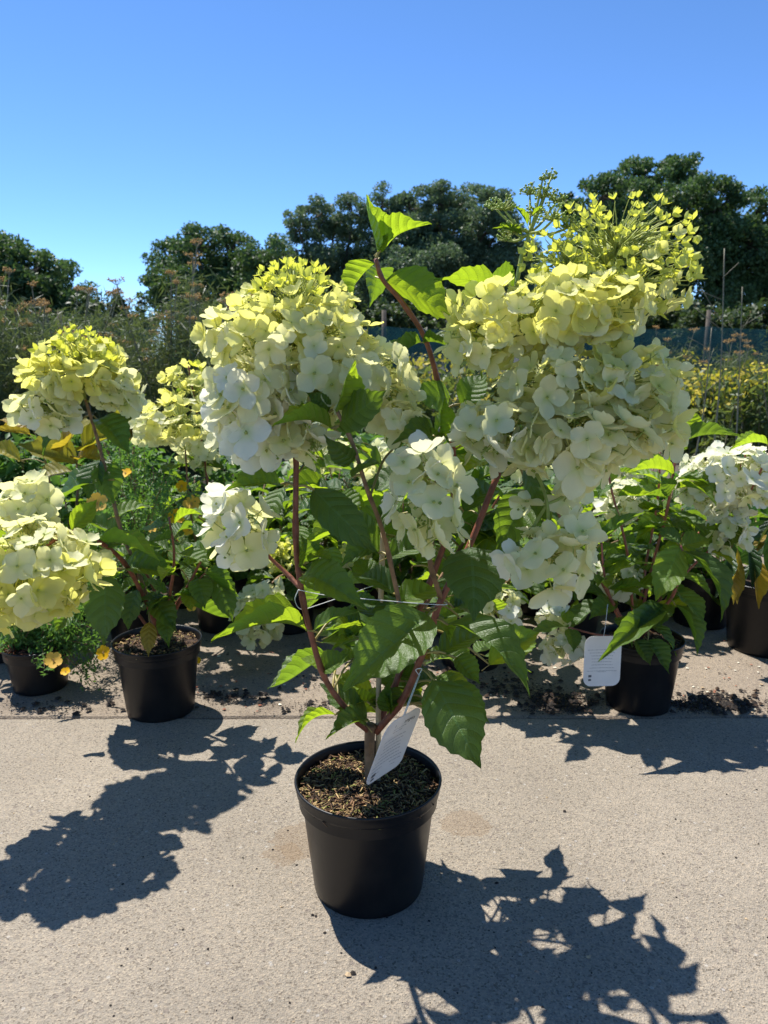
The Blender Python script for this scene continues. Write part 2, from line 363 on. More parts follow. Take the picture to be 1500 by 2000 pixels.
# ------------------------------------------------------------------ leaf and floret meshes
def leaf_mesh(name, mat, arch=0.1, fold=0.15, serr=0.05, ripple=0.02, twist=0.0, peak=0.40, tip=1.7, nl=18, nw=3, curl=0.0, seed=0):
    r = random.Random(seed); mb = MB(); vs = []; uv = []; fs = []
    ph = r.uniform(0, 6)
    for i in range(nl+1):
        v = i/nl
        w = 0.5*(math.sin(math.pi*v**(math.log(0.5)/math.log(peak)))**0.85)*(1-0.35*max(0, v-0.6)/0.4*(tip-1)) if 0 < v < 1 else 0.004
        if v > 0.72: w *= 1-0.55*((v-0.72)/0.28)**0.8*(1-0.3*(v > 0.97))
        zc = arch*4*v*(1-v)-curl*v*v*(1-v)*3
        for j in range(-nw, nw+1):
            s = j/nw; e = w
            if abs(j) == nw and 0 < i < nl: e = w*(1+(serr if i % 2 else -serr*0.6))
            x = e*s; tw = twist*(v-0.5)
            z = zc+abs(x)*fold*1.6+ripple*math.sin(v*19+ph+(0 if s > 0 else 1.7))*abs(s)**1.5
            vs.append((x*math.cos(tw), v+(0.015 if abs(j) == nw and i % 2 else 0), z+x*math.sin(tw))); uv.append((0.5+0.5*s, v))
    W = 2*nw+1
    for i in range(nl):
        for j in range(W-1): fs.append([i*W+j, i*W+j+1, (i+1)*W+j+1, (i+1)*W+j])
    mb.add(vs, fs, 0, uv)
    mb.tube([(0, -0.13, -0.03), (0, -0.05, -0.006), (0, 0.02, arch*0.06)], [0.014, 0.011, 0.008], 4, 1)
    return mb.mesh(name, [mat, M['petiole']])
LEAF = {}
def leafset(key, mat, **kw):
    LEAF[key] = [leaf_mesh('leaf_'+key, mat, seed=i*7+len(key), arch=a, fold=f, twist=t, curl=c, **kw)
                 for i, (a, f, t, c) in enumerate([(0.06, 0.18, 0.2, 0.0), (0.14, 0.28, -0.3, 0.1), (0.10, 0.10, 0.5, 0.05), (0.02, 0.35, 0.1, 0.15), (0.18, 0.22, -0.15, 0.0), (0.04, 0.05, -0.5, 0.1)])]
leafset('green', M['leaf']); leafset('lime', M['leaf_lime']); leafset('yellow', M['leaf_yellow']); leafset('gold', M['leaf_gold'])
leafset('lance', M['leaf_dark'], serr=0.0, peak=0.5, ripple=0.01); leafset('strap', M['leaf_strap'], serr=0.0, ripple=0.005, peak=0.35)
leafset('lanceyellow', M['leaf_yellow'], serr=0.0, peak=0.5, ripple=0.01)

PW = [0.16, 0.52, 0.84, 1.0, 0.98, 0.76, 0.30]; PW4 = [0.16, 0.72, 1.0, 0.86, 0.22]
def floret_mesh(name, mat, cup=0.25, seed=0, open_=1.0, slim=0.0, nl=6, nw=2):
    r = random.Random(seed); mb = MB()
    for k in range(4):
        a = k*math.pi/2+r.uniform(-0.15, 0.15); ln = r.uniform(0.88, 1.1)*(0.88 if k % 2 else 1.0); wd = r.uniform(0.82, 1.0)*(1-slim)
        cp = cup*r.uniform(0.6, 1.4); back = r.uniform(-0.10, 0.12); tilt = r.uniform(-0.2, 0.2); lift = 0.03 if k % 2 else 0.0
        vs = []; uv = []; fs = []
        for i in range(nl+1):
            v = i/nl; w = 0.5*wd*PW[i] if nl == 6 else 0.5*wd*PW4[i]
            for j in range(-nw, nw+1):
                s = j/nw; y = 0.04+ln*v*(1-0.07*s*s*v)
                x = w*s
                z = lift+cp*y*y*0.9-back*y**3+x*x*0.7*(0.6+cp)+tilt*x+0.05*math.sin(6*v+2*k+4*s)*v
                yy = y*(1-0.5*(1-open_)); z = z+(1-open_)*y*0.9
                vs.append((x*math.cos(a)-yy*math.sin(a), x*math.sin(a)+yy*math.cos(a), z)); uv.append((0.5+0.5*s, v))
        W = 2*nw+1
        for i in range(nl):
            for j in range(W-1): fs.append([i*W+j, i*W+j+1, (i+1)*W+j+1, (i+1)*W+j])
        mb.add(vs, fs, 0, uv)
    mb.blob((0, 0, 0.09), 0.085, 1)
    mb.tube([(0, 0, -0.55), (0.03, 0, -0.2), (0, 0, 0.05)], 0.03, 3, 1, cap=False)
    return mb.mesh(name, [mat, M['stalk']])
FLO = []
for ci, pm in enumerate(PET):
    if ci == 0: FLO.append([floret_mesh('floret_lime', pm, cup=0.7, seed=s, open_=0.45, slim=0.15, nl=4) for s in range(5)])
    elif ci == 1: FLO.append([floret_mesh('floret_yellow_cream', pm, cup=c, seed=10+s, open_=o) for s, (c, o) in enumerate([(0.3, 1), (0.6, 0.7), (0.2, 1), (0.55, 0.8), (0.4, 0.9)])])
    else: FLO.append([floret_mesh('floret_cream', pm, cup=c, seed=20*ci+s) for s, c in enumerate([0.12, 0.34, 0.22, 0.6, 0.02, 0.48])])

def basis(origin, d, nrm, length, width):
    d = Vector(d).normalized(); x = d.cross(Vector(nrm))
    if x.length < 1e-4: x = d.orthogonal()
    x.normalize(); z = x.cross(d).normalized()
    m = Matrix.Identity(4)
    for i in range(3):
        m[i][0] = x[i]*width; m[i][1] = d[i]*length; m[i][2] = z[i]*length; m[i][3] = origin[i]
    return m

# ------------------------------------------------------------------ plants
class Plant:
    def __init__(s, name, loc, label, cat, group=None):
        s.root = empty(name, loc, label, cat, group); s.stems = []; s.flo = []; s.loc = Vector(loc)
    def pot(s, R, H, soil_drop=0.03, seg=64, mat=None):
        s.R, s.H = R, H; b = MB(); rb = R*0.775; band = 0.12*H
        prof = [(0.0, 0.006), (rb*0.9, 0.006), (rb*0.93, 0.0), (rb*0.985, 0.002), (rb, 0.012), (R*0.92, H-band-0.004), (R*0.935, H-band), (R*0.985, H-band+0.004), (R*0.992, H-band+0.008),
                (R*0.995, H-0.006), (R*1.012, H-0.004), (R*1.015, H-0.001), (R*1.005, H+0.001), (R*0.985, H), (R*0.972, H-0.004), (R*0.955, H-soil_drop-0.02)]
        b.lathe(prof, seg); p = link('pot', b.mesh('pot', mat or M['pot']), s.root); p.matrix_basis = Matrix.Translation(s.loc)
        sb = MB(); n = 22; m_ = 12; vs = []; fs = []; zt = H-soil_drop; s.soil_z = zt
        for i in range(m_+1):
            for k in range(n*2):
                t = math.pi*k/n; r_ = R*0.962*i/m_
                vs.append((r_*math.cos(t), r_*math.sin(t), zt+(rng.uniform(-0.004, 0.006) if i < m_ else -0.004)))
        for i in range(m_):
            for k in range(n*2): fs.append([i*n*2+k, i*n*2+(k+1) % (n*2), (i+1)*n*2+(k+1) % (n*2), (i+1)*n*2+k])
        sb.add(vs, fs); so = link('soil', sb.mesh('soil', M['soil']), s.root); so.matrix_basis = Matrix.Translation(s.loc); s.soil = so
    def fibres(s, n, mats, size=(0.006, 0.02)):
        b = MB()
        for _ in range(n):
            t = rng.uniform(0, 2*math.pi); r_ = s.R*0.94*math.sqrt(rng.random())
            p = Vector((r_*math.cos(t), r_*math.sin(t), s.soil_z+rng.uniform(-0.001, 0.008)))
            l = rng.uniform(*size); d = Vector((rng.uniform(-1, 1), rng.uniform(-1, 1), rng.uniform(-0.35, 0.5))).normalized()*l
            k = rv(0.35*l); k.z = abs(k.z)
            mi = rng.choices(range(len(mats)), [5, 4, 4, 1.2][:len(mats)])[0]
            w = rng.uniform(0.0006, 0.0017)
            b.tube([p-d*0.5, p+k, p+d*0.5], [w, w*1.2, w*0.6], 3, mi, cap=False)
        o = link('soil_fibres', b.mesh('soil_fibres', mats), s.soil); o['kind'] = 'stuff'
    def stem(s, pts, r0, r1, mat='stem', name='stem', sides=8, nodes=True):
        pp = smooth_path(pts, 4); n = len(pp); rad = [r0+(r1-r0)*i/(n-1) for i in range(n)]
        if nodes: rad = [r*(1.22 if i % 6 == 3 else 1.0) for i, r in enumerate(rad)]
        b = MB(); b.tube(pp, rad, sides); link(name, b.mesh(name, M[mat]), s.root); s.stems.append(pp); return pp
    def leaf(s, base, tip, width, nrm=(0, -0.45, 0.9), kind='green', var=None, attach=True):
        base, tip = Vector(base), Vector(tip); d = tip-base; L = d.length
        me = LEAF[kind][rng.randrange(6) if var is None else var]
        o = link('leaf', me, s.root, basis(base, d, nrm, L, width))
        if attach and s.stems:
            q = min((p for st in s.stems for p in st), key=lambda p: (p-base).length)
            g = (q-base).length
            if 0.012 < g < 0.16:
                b = MB(); m_ = (q+base)*0.5+Vector((0, 0, 0.12*g)); b.tube(smooth_path([q, m_, base+d*0.02], 3), [0.0022]*6+[0.0015], 5)
                pe = link('petiole', b.mesh('petiole', M['petiole']), o); pe.matrix_parent_inverse = basis(base, d, nrm, L, width).inverted()
        return o
    def leaf_px(s, b, t, wpx, nrm=(0, -0.45, 0.9), kind='green', var=None, attach=True):
        B, T = P(*b), P(*t); return s.leaf(B, T, wpx*mpp((b[2]+t[2])/2)*1.05, nrm, kind, var, attach)
    def pairs(s, path, t0, t1, n, ln, kind='green', droop=0.25, wr=0.5, lime=0.2):
        """opposite pairs of leaves up a stem"""
        a = rng.uniform(0, 3)
        for k in range(n):
            t = t0+(t1-t0)*(k+0.5)/n; x = t*(len(path)-1); i = min(int(x), len(path)-2); p = path[i].lerp(path[i+1], x-i)
            ax = (path[i+1]-path[i]).normalized(); a += math.pi/2+rng.uniform(-0.3, 0.3)
            for sg in (0, math.pi):
                e = Vector((math.cos(a+sg), math.sin(a+sg), 0)); e = (e-ax*e.dot(ax)).normalized()
                d = (e+ax*rng.uniform(0.1, 0.5)+Vector((0, 0, -droop*rng.uniform(0.2, 1.8)))).normalized(); L = ln*rng.uniform(0.7, 1.2)*(1-0.3*t)
                s.leaf(p+e*0.13*L, p+e*0.13*L+d*L, L*wr*rng.uniform(0.85, 1.15), Vector((0, 0, 1))+e*0.25+rv(0.25), 'lime' if kind == 'green' and rng.random() < lime else kind, None, False)
    def head(s, lobes, anchor, name='flower_head', tight=1.0, inner=0.35):
        """lobes: (px, py, Y, rx, ry, rz pixels, floret radius px at top, at bottom, colour class at top, at bottom, count)"""
        sh = []; b = MB()
        for (px, py, Y, rx, ry, rz, f0, f1, c0, c1, n) in lobes:
            k = mpp(Y); sh.append((P(px, py, Y), Vector((rx*k, rz*k, ry*k)), f0*k, f1*k, c0, c1, n))
        anchor = Vector(anchor); items = []
        for li, (c, ax, f0, f1, c0, c1, n) in enumerate(sh):
            tot = int(n*(1+inner)); off = rng.random()*6
            for i in range(tot):
                inn = i >= n
                u = ((i+0.5)/n if not inn else rng.random()); zz = 1-2*u; th = i*2.39996+off
                q = math.sqrt(max(0, 1-zz*zz)); d = Vector((q*math.cos(th), q*math.sin(th), zz))+rv(0.16)
                d.normalize(); rr = rng.uniform(0.86, 1.08) if not inn else rng.uniform(0.5, 0.8)
                p = c+Vector((d.x*ax.x, d.y*ax.y, d.z*ax.z))*rr
                if any(lj != li and ((p.x-o[0].x)/o[1].x)**2+((p.y-o[0].y)/o[1].y)**2+((p.z-o[0].z)/o[1].z)**2 < 0.62 for lj, o in enumerate(sh)): continue
                nr = Vector((d.x/ax.x, d.y/ax.y, d.z/ax.z)).normalized()
                nr = (nr+Vector((0, 0, 0.5))+rv(0.95)).normalized()
                h = min(1, max(0, 0.5-0.5*d.z+rng.uniform(-0.18, 0.18)))
                fr = (f0+(f1-f0)*h)*rng.uniform(0.8, 1.15); cl = c0+(c1-c0)*h+rng.uniform(-0.35, 0.35)
                items.append((p, nr, fr*(0.8 if inn else 1), max(0, min(3, int(round(cl)))), inn, c))
        for (p, nr, fr, cl, inn, c) in items:                # branchlets inside the head
            q0 = c.lerp(anchor, 0.35 if rng.random() < 0.6 else 0.1); e = p-nr*fr*0.5
            mid = q0.lerp(e, 0.55)+Vector((0, 0, 0.10))*(e-q0).length
            b.tube([q0, mid, e], [0.0016, 0.0012, 0.0008], 3, 0, cap=False)
            for _ in range(3):
                w = q0.lerp(e, rng.uniform(0.5, 0.95))+rv(fr*0.4); b.blob(w, fr*rng.uniform(0.05, 0.09), 1)
        for c, ax, *_ in sh: b.tube(smooth_path([anchor, anchor.lerp(c, 0.6), c+Vector((0, 0, ax.z*0.5))], 3), 0.0028, 5, 0)
        ho = link(name, b.mesh(name, [M['stalk'], M['bud']]), s.root)
        for (p, nr, fr, cl, inn, c) in items: s.flo.append((fr*(0.25 if inn else 1)*(1.0 if (nr.y < 0.45) else 0.4), ho, p, nr, fr, cl))
        return ho
    def finish(s, maxn=295):
        s.flo.sort(key=lambda t: -t[0]); rest = s.flo[maxn:]
        for (_, ho, p, nr, fr, cl) in s.flo[:maxn]:
            x = nr.orthogonal().normalized(); y = nr.cross(x); m = Matrix.Identity(4)
            for i in range(3): m[i][0] = x[i]*fr; m[i][1] = y[i]*fr; m[i][2] = nr[i]*fr; m[i][3] = p[i]
            m = m @ Matrix.Rotation(rng.uniform(0, 6.28), 4, 'Z')
            link('floret', rng.choice(FLO[cl]), ho, m)
        if rest:
            VV = []; FF = []; MI = []; UV = []; off = 0; slots = []
            for cl in range(4): slots.append(PET[cl])
            slots.append(M['stalk']); cache = {}
            for (_, ho, p, nr, fr, cl) in rest:
                me = rng.choice(FLO[cl])
                if me.name not in cache:
                    v = np.empty(len(me.vertices)*3); me.vertices.foreach_get('co', v); v = v.reshape(-1, 3)
                    f = [list(pl.vertices) for pl in me.polygons]; mi = [pl.material_index for pl in me.polygons]
                    uvv = np.zeros((len(v), 2))
                    for lp, ud in zip(me.loops, me.uv_layers[0].data): uvv[lp.vertex_index] = ud.uv
                    q = [(a+[a[2]] if len(a) == 3 else a) for a in f]; keep = [i for i, a in enumerate(f) if len(a) == 4]
                    cache[me.name] = (v, np.array([f[i] for i in keep]), [mi[i] for i in keep], uvv)
                v, f, mi, uvv = cache[me.name]
                x = nr.orthogonal().normalized(); y = nr.cross(x); t = rng.uniform(0, 6.28)
                R = np.array([x*math.cos(t)+y*math.sin(t), y*math.cos(t)-x*math.sin(t), nr])
                VV.append(v @ R*fr+np.array(p)); FF.append(f+off); MI += [cl if q == 0 else 4 for q in mi]; UV.append(uvv); off += len(v)
            o = link('florets', np_mesh('florets', np.vstack(VV), np.vstack(FF), slots, MI, True, np.vstack(UV)), s.root); o['kind'] = 'stuff'

# ================================================================== the setting
def structure(o): o['kind'] = 'structure'; return o
g = MB(); g.add([(-900, -40, -0.05), (900, -40, -0.05), (900, 1500, -0.05), (-900, 1500, -0.05)], [(0, 1, 2, 3)])
structure(link('ground', g.mesh('ground', M['ground'], False)))
def slab(name, x0, x1, y0, y1, z, mat, edge_noise=0.004, n=60):
    b = MB(); vs = []; fs = []
    xs = [x0+(x1-x0)*i/n for i in range(n+1)]
    e0 = [rng.uniform(-edge_noise, edge_noise) for _ in xs]; e1 = [rng.uniform(-edge_noise, edge_noise) for _ in xs]
    rows = [(y0, -0.06, 0), (y0, -0.006, 0), (y0+0.006, 0, 0), (y1-0.006, 0, 1), (y1, -0.006, 1), (y1, -0.06, 1)]
    for yy, dz, w in rows:
        for i, x in enumerate(xs): vs.append((x, yy+(e1[i] if w else e0[i]), z+dz))
    for r_ in range(len(rows)-1):
        for i in range(n): fs.append([r_*(n+1)+i, r_*(n+1)+i+1, (r_+1)*(n+1)+i+1, (r_+1)*(n+1)+i])
    b.add(vs, fs); return structure(link(name, b.mesh(name, mat, False)))
YJ = G(300, 1402).y
slab('concrete_pavement', -4.5, 4.5, -1.5, YJ, 0.0, M['concrete'])
slab('concrete_path', -4.5, 4.5, YJ+0.012, 4.0, -0.003, M['concrete_dirty'])
b = MB(); b.box((-4.5, YJ-0.02, -0.045), (4.5, YJ+0.03, -0.008)); structure(link('joint_soil', b.mesh('joint_soil', M['joint'], False)))

def crumbs(name, spots, mats, label, cat, flat=0.6):
    b = MB()
    for (x, y, r_) in spots:
        mi = rng.randrange(len(mats)); c = Vector((x, y, r_*flat*0.45)); a = rng.uniform(0, 6)
        k = [Vector((math.cos(a+t)*r_*rng.uniform(0.6, 1.3), math.sin(a+t)*r_*rng.uniform(0.6, 1.3), rng.uniform(-0.3, 0.3)*r_*flat)) for t in (0, 1.3, 2.5, 3.8, 5.1)]
        vs = [c+q for q in k]+[c+Vector((0, 0, r_*flat)), c-Vector((0, 0, r_*flat*0.45))]
        b.add(vs, [(i, (i+1) % 5, 5) for i in range(5)]+[((i+1) % 5, i, 6) for i in range(5)], mi)
    o = link(name, b.mesh(name, mats, False)); o['kind'] = 'stuff'; tag(o, label, cat); return o
def gx(px, py): p = G(px, py); return p.x, p.y
sp = []
for _ in range(230):
    x, y = gx(rng.uniform(-100, 1600), rng.uniform(1440, 2000)); sp.append((x, y, rng.uniform(0.0008, 0.0028)))
for px, py, r_ in ((629,1749,.006),(635,1753,.005),(610,1788,.004),(617,1790,.003),(634,1822,.003),(680,1905,.006),(690,1902,.005),(1103,1585,.005),(240,1727,.003),(1068,1558,.003),(550,1772,.003),(970,1725,.004),(1150,1870,.005)): sp.append((*gx(px, py), r_))
crumbs('soil_crumbs', sp, [M['crumb'], M['crumb'], M['straw']], 'tiny dark soil crumbs scattered over the pale concrete', 'soil')
sp = []
for cx, cy, sx, sy, n, r0 in ((1090, 1372, 70, 22, 1500, .0028), (1400, 1375, 110, 20, 1300, .0028), (450, 1362, 60, 12, 420, .0025), (1000, 1345, 80, 24, 500, .0025), (620, 1380, 120, 14, 200, .003), (820, 1330, 260, 40, 380, .003), (160, 1385, 160, 14, 200, .003)):
    for _ in range(n):
        x, y = gx(rng.gauss(cx, sx*0.55), rng.gauss(cy, sy*0.55))
        if y > YJ+0.02: sp.append((x, y, r0*(rng.uniform(0.25, 1.2) if rng.random() < .9 else rng.uniform(1.5, 4))))
crumbs('spilled_compost', sp, [M['crumb'], M['crumb'], M['soil']], 'black spilled compost lying on the dirty concrete path by the pots', 'compost')
sp = []
for _ in range(420):
    x, y = gx(rng.uniform(380, 1500), rng.uniform(1240, 1392)); sp.append((x, y, rng.uniform(0.0015, 0.006)))
crumbs('dry_litter', sp, [M['straw'], M['chip'], M['fallen'], M['joint']], 'dry leaf bits and fallen petals littering the dirty path', 'litter', 0.25)

# ================================================================== the hydrangea in front
hyd = 'potted hydrangeas'
pc = G(720, 1722); pc.z = 0
A = Plant('potted_hydrangea', pc, 'large hydrangea with cream flower heads in a black pot standing alone on pale concrete', 'hydrangea', hyd)
A.pot(0.131, 0.215, 0.024)
A.fibres(2600, M['fib'])
S0 = P(722, 1500, pc.y); S0.z = 0.185; S0.x = pc.x+0.002; S0.y = pc.y+0.01
Y0 = S0.y
A.stem([S0+Vector((0, 0, -0.02)), P(722, 1440, Y0), P(726, 1415, Y0)], 0.0085, 0.0105, 'bark', nodes=False)
sa = A.stem([P(722, 1430, Y0), P(690, 1400, Y0-.02), P(637, 1330, Y0-.04), P(605, 1230, 1.22), P(588, 1150, 1.21), P(578, 1060, 1.20), P(578, 950, 1.20), P(578, 870, 1.20), P(572, 740, 1.22)], 0.0056, 0.0042, 'stem')
sb_ = A.stem([P(735, 1430, Y0), P(790, 1360, 1.27), P(835, 1250, 1.25), P(862, 1170, 1.24), P(915, 1070, 1.25), P(965, 945, 1.26), P(990, 890, 1.27), P(1090, 730, 1.28), P(1140, 630, 1.28)], 0.0066, 0.0044, 'stem')
sc_ = A.stem([P(735, 1425, Y0+.01), P(775, 1330, 1.31), P(820, 1190, 1.33), P(880, 1020, 1.35), P(885, 880, 1.35), P(862, 775, 1.34), P(832, 665, 1.33), P(785, 590, 1.32), P(747, 545, 1.31), P(734, 505, 1.31)], 0.006, 0.0036, 'stem')
sd = A.stem([P(770, 1310, 1.27), P(785, 1220, 1.24), P(765, 1110, 1.21), P(745, 1030, 1.18), P(715, 950, 1.15), P(690, 870, 1.13), P(657, 800, 1.12)], 0.0042, 0.0028, 'bark')
se = A.stem([P(862, 1170, 1.24), P(840, 1100, 1.21), P(845, 1050, 1.18), P(850, 980, 1.15)], 0.0045, 0.0028, 'bark')
sf = A.stem([P(990, 890, 1.27), P(1040, 915, 1.24), P(1068, 980, 1.21), P(1070, 1060, 1.19)], 0.0038, 0.0022, 'stalk')
sg = A.stem([P(588, 1150, 1.21), P(560, 1120, 1.23), P(520, 1080, 1.24), P(490, 1020, 1.24)], 0.0042, 0.0022, 'stem')
sh_ = A.stem([P(990, 880, 1.30), P(1000, 640, 1.34), P(1015, 520, 1.34), P(1035, 455, 1.34)], 0.0046, 0.0032, 'stalk')
A.stem([P(770, 1340, 1.31), P(800, 1250, 1.34), P(860, 1130, 1.37), P(940, 1010, 1.40)], 0.0045, 0.003, 'bark')
A.stem([P(832, 668, 1.33), P(870, 650, 1.33), P(905, 655, 1.31)], 0.003, 0.002, 'stem', 'petiole', nodes=False)
UP = (0, -0.25, 1); FACE = (0, -1, 0.35); BACK = (0, 0.75, 0.65); EDGE = (0, 0.15, 1)
for row in [
    # the tall shoot
    ((737, 492, 1.31), (716, 380, 1.29), 44, (0.75, -0.5, 0.3), 'lime', 3), ((742, 490, 1.31), (843, 437, 1.26), 62, (-0.35, 0.45, 0.75), 'lime', 1),
    ((733, 514, 1.31), (697, 603, 1.25), 62, (-0.6, 0.5, 0.5), 'lime', 4), ((752, 548, 1.31), (884, 628, 1.25), 92, (0.15, 0.7, 0.6), 'lime', 0),
    ((738, 525, 1.32), (722, 600, 1.40), 50, (0.2, 0.8, 0.6), 'green', 1), ((972, 565, 1.28), (845, 548, 1.24), 54, (0, 0.55, 0.8), 'lime', 2),
    ((1003, 560, 1.33), (952, 556, 1.27), 56, (-0.1, 0.5, 0.8), 'green', 4), ((822, 668, 1.33), (745, 702, 1.28), 42, (-0.2, 0.15, 1), 'green', 3),
    ((826, 670, 1.33), (912, 702, 1.27), 46, (0.3, -0.5, 0.85), 'green', 1), ((905, 655, 1.31), (940, 740, 1.26), 56, (0.3, 0.5, 0.7), 'lime', 0),
    ((742, 494, 1.31), (760, 450, 1.30), 16, (0, -1, 0.3), 'lime', 0),
    # the front shoot before the left flower head
    ((655, 800, 1.12), (694, 704, 1.08), 56, (0.5, -0.6, 0.5), 'lime', 3), ((662, 832, 1.12), (756, 762, 1.06), 74, (0.15, -0.8, 0.45), 'green', 5),
    ((648, 838, 1.13), (532, 832, 1.06), 46, (0, 0.1, 1), 'lime', 1), ((692, 900, 1.14), (632, 848, 1.10), 44, (-0.5, -0.8, 0.4), 'green', 2),
    ((688, 932, 1.14), (748, 905, 1.10), 40, (0.1, -0.3, 0.95), 'green', 0), ((640, 808, 1.13), (596, 764, 1.12), 34, (-0.4, -0.6, 0.7), 'green', 4),
    # middle
    ((612, 955, 1.20), (738, 1082, 1.12), 74, (-0.35, -0.8, 0.45), 'green', 5), ((602, 1098, 1.20), (658, 1106, 1.16), 30, (0, -0.2, 1), 'lime', 4),
    ((596, 1098, 1.21), (588, 1046, 1.18), 56, (0.5, -0.8, 0.2), 'green', 1), ((592, 1122, 1.21), (722, 1196, 1.13), 72, (0.0, -0.75, 0.6), 'green', 4),
    ((600, 1232, 1.21), (412, 1252, 1.10), 46, (0.0, 0.02, 1), 'lime', 1), ((612, 1232, 1.22), (706, 1196, 1.20), 40, (0, -0.3, 0.9), 'green', 0),
    ((838, 1200, 1.22), (666, 1352, 1.10), 124, (-0.25, -0.85, 0.35), 'green', 0), ((918, 1068, 1.22), (925, 1214, 1.14), 122, (0.1, -0.95, 0.25), 'green', 2),
    ((872, 1218, 1.23), (1036, 1362, 1.14), 76, (0.45, -0.6, 0.6), 'green', 4), ((846, 1326, 1.22), (940, 1502, 1.12), 120, (0.2, -0.95, 0.3), 'green', 5),
    ((868, 1338, 1.27), (956, 1412, 1.24), 62, (0.35, -0.8, 0.4), 'green', 0), ((716, 1418, 1.26), (624, 1334, 1.30), 62, (-0.1, -0.3, 0.95), 'green', 2),
    ((655, 1396, 1.25), (577, 1452, 1.18), 26, (-0.4, 0.1, 0.9), 'lime', 4), ((720, 1408, 1.25), (636, 1444, 1.19), 44, (0, -0.25, 0.95), 'green', 1),
    ((630, 1312, 1.24), (682, 1276, 1.24), 52, (0.1, -0.5, 0.85), 'green', 3), ((858, 1278, 1.26), (946, 1240, 1.32), 62, (0.1, -0.25, 0.95), 'green', 0),
    ((890, 1284, 1.26), (938, 1336, 1.22), 46, (0.3, -0.85, 0.4), 'green', 3), ((548, 946, 1.22), (440, 958, 1.15), 64, (-0.1, -0.75, 0.6), 'green', 1),
    ((556, 950, 1.24), (520, 1034, 1.2), 50, (-0.4, -0.8, 0.3), 'green', 2), ((986, 880, 1.24), (986, 944, 1.21), 44, (0.2, -0.95, 0.2), 'green', 1),
    ((962, 905, 1.25), (872, 925, 1.19), 56, (-0.1, -0.45, 0.85), 'lime', 2), ((1022, 918, 1.25), (1078, 1026, 1.22), 66, (0.5, -0.8, 0.3), 'green', 5),
    ((1034, 955, 1.31), (968, 1082, 1.27), 80, (-0.1, -0.95, 0.25), 'green', 0), ((862, 852, 1.27), (868, 778, 1.24), 40, (0.4, -0.8, 0.2), 'lime', 3),
    ((860, 862, 1.28), (794, 824, 1.22), 46, (-0.2, -0.6, 0.7), 'lime', 0), ((768, 878, 1.26), (772, 810, 1.25), 34, (0.1, -1, 0.1), 'green', 3),
    ((850, 866, 1.24), (765, 868, 1.17), 60, (-0.1, -0.7, 0.6), 'green', 4), ((866, 862, 1.28), (920, 850, 1.33), 60, (0.2, -0.3, 0.9), 'green', 1),
    ((880, 780, 1.34), (800, 770, 1.28), 62, (-0.1, -0.85, 0.4), 'green', 5), ((900, 790, 1.34), (950, 730, 1.37), 54, (0.3, -0.4, 0.8), 'green', 2),
    ((740, 1080, 1.22), (660, 1000, 1.28), 54, (-0.4, -0.3, 0.85), 'green', 1), ((756, 1090, 1.23), (860, 1060, 1.28), 58, (0.2, -0.4, 0.9), 'green', 0),
    ((770, 1160, 1.24), (700, 1130, 1.30), 52, (-0.2, -0.35, 0.9), 'green', 4), ((775, 1180, 1.25), (870, 1150, 1.33), 60, (0.2, -0.3, 0.9), 'lime', 2),
    ((768, 1300, 1.29), (770, 1220, 1.27), 44, (0.4, -0.7, 0.5), 'green', 1), ((760, 1390, 1.28), (760, 1330, 1.27), 34, (-0.4, -0.8, 0.4), 'green', 3),
    ((840, 1290, 1.29), (780, 1270, 1.33), 44, (0, -0.3, 0.9), 'yellow', 0), ((700, 1230, 1.28), (650, 1190, 1.32), 50, (-0.3, -0.4, 0.9), 'green', 0),
    ((735, 1150, 1.32), (690, 1090, 1.36), 60, (0, -0.4, 0.9), 'green', 2), ((905, 1000, 1.34), (975, 960, 1.40), 66, (0.2, -0.3, 0.9), 'green', 4),
    ((885, 930, 1.34), (820, 900, 1.36), 60, (-0.2, -0.4, 0.9), 'green', 0), ((940, 1010, 1.36), (1010, 1080, 1.34), 66, (0.4, -0.7, 0.5), 'green', 1),
    ((930, 1030, 1.38), (1000, 1130, 1.36), 70, (0.3, -0.8, 0.4), 'green', 2), ((575, 885, 1.22), (500, 905, 1.22), 54, (-0.2, -0.5, 0.8), 'green', 3),
    ((575, 890, 1.23), (630, 930, 1.26), 56, (0.3, -0.5, 0.8), 'green', 0), ((1095, 720, 1.26), (1000, 660, 1.18), 26, (0, -0.3, 1), 'green', 4),
]: A.leaf_px(*row)
for _ in range(84):                                        # the leafy inside of the bush
    px, py = rng.uniform(610, 990), rng.uniform(850, 1300); Y = rng.uniform(1.33, 1.50); a = rng.uniform(0, 6.28); L = rng.uniform(.075, .13)
    base = P(px, py, Y); d = Vector((math.cos(a), math.sin(a)*.6, rng.uniform(-.7, .35))).normalized()
    A.leaf(base, base+d*L, L*rng.uniform(.45, .58), Vector((0, -.3, 1))+rv(.5), rng.choice(['green', 'green', 'green', 'lime']))
for _ in range(34):                                        # small sunlit leaves low on the stems
    px, py = rng.uniform(640, 900), rng.uniform(1180, 1400); Y = rng.uniform(1.27, 1.38); a = rng.uniform(0, 6.28); L = rng.uniform(.045, .085)
    base = P(px, py, Y); d = Vector((math.cos(a), math.sin(a)*.7, rng.uniform(-.3, .5))).normalized()
    A.leaf(base, base+d*L, L*rng.uniform(.48, .6), Vector((0, -.35, 1))+rv(.35), rng.choice(['green', 'lime']))
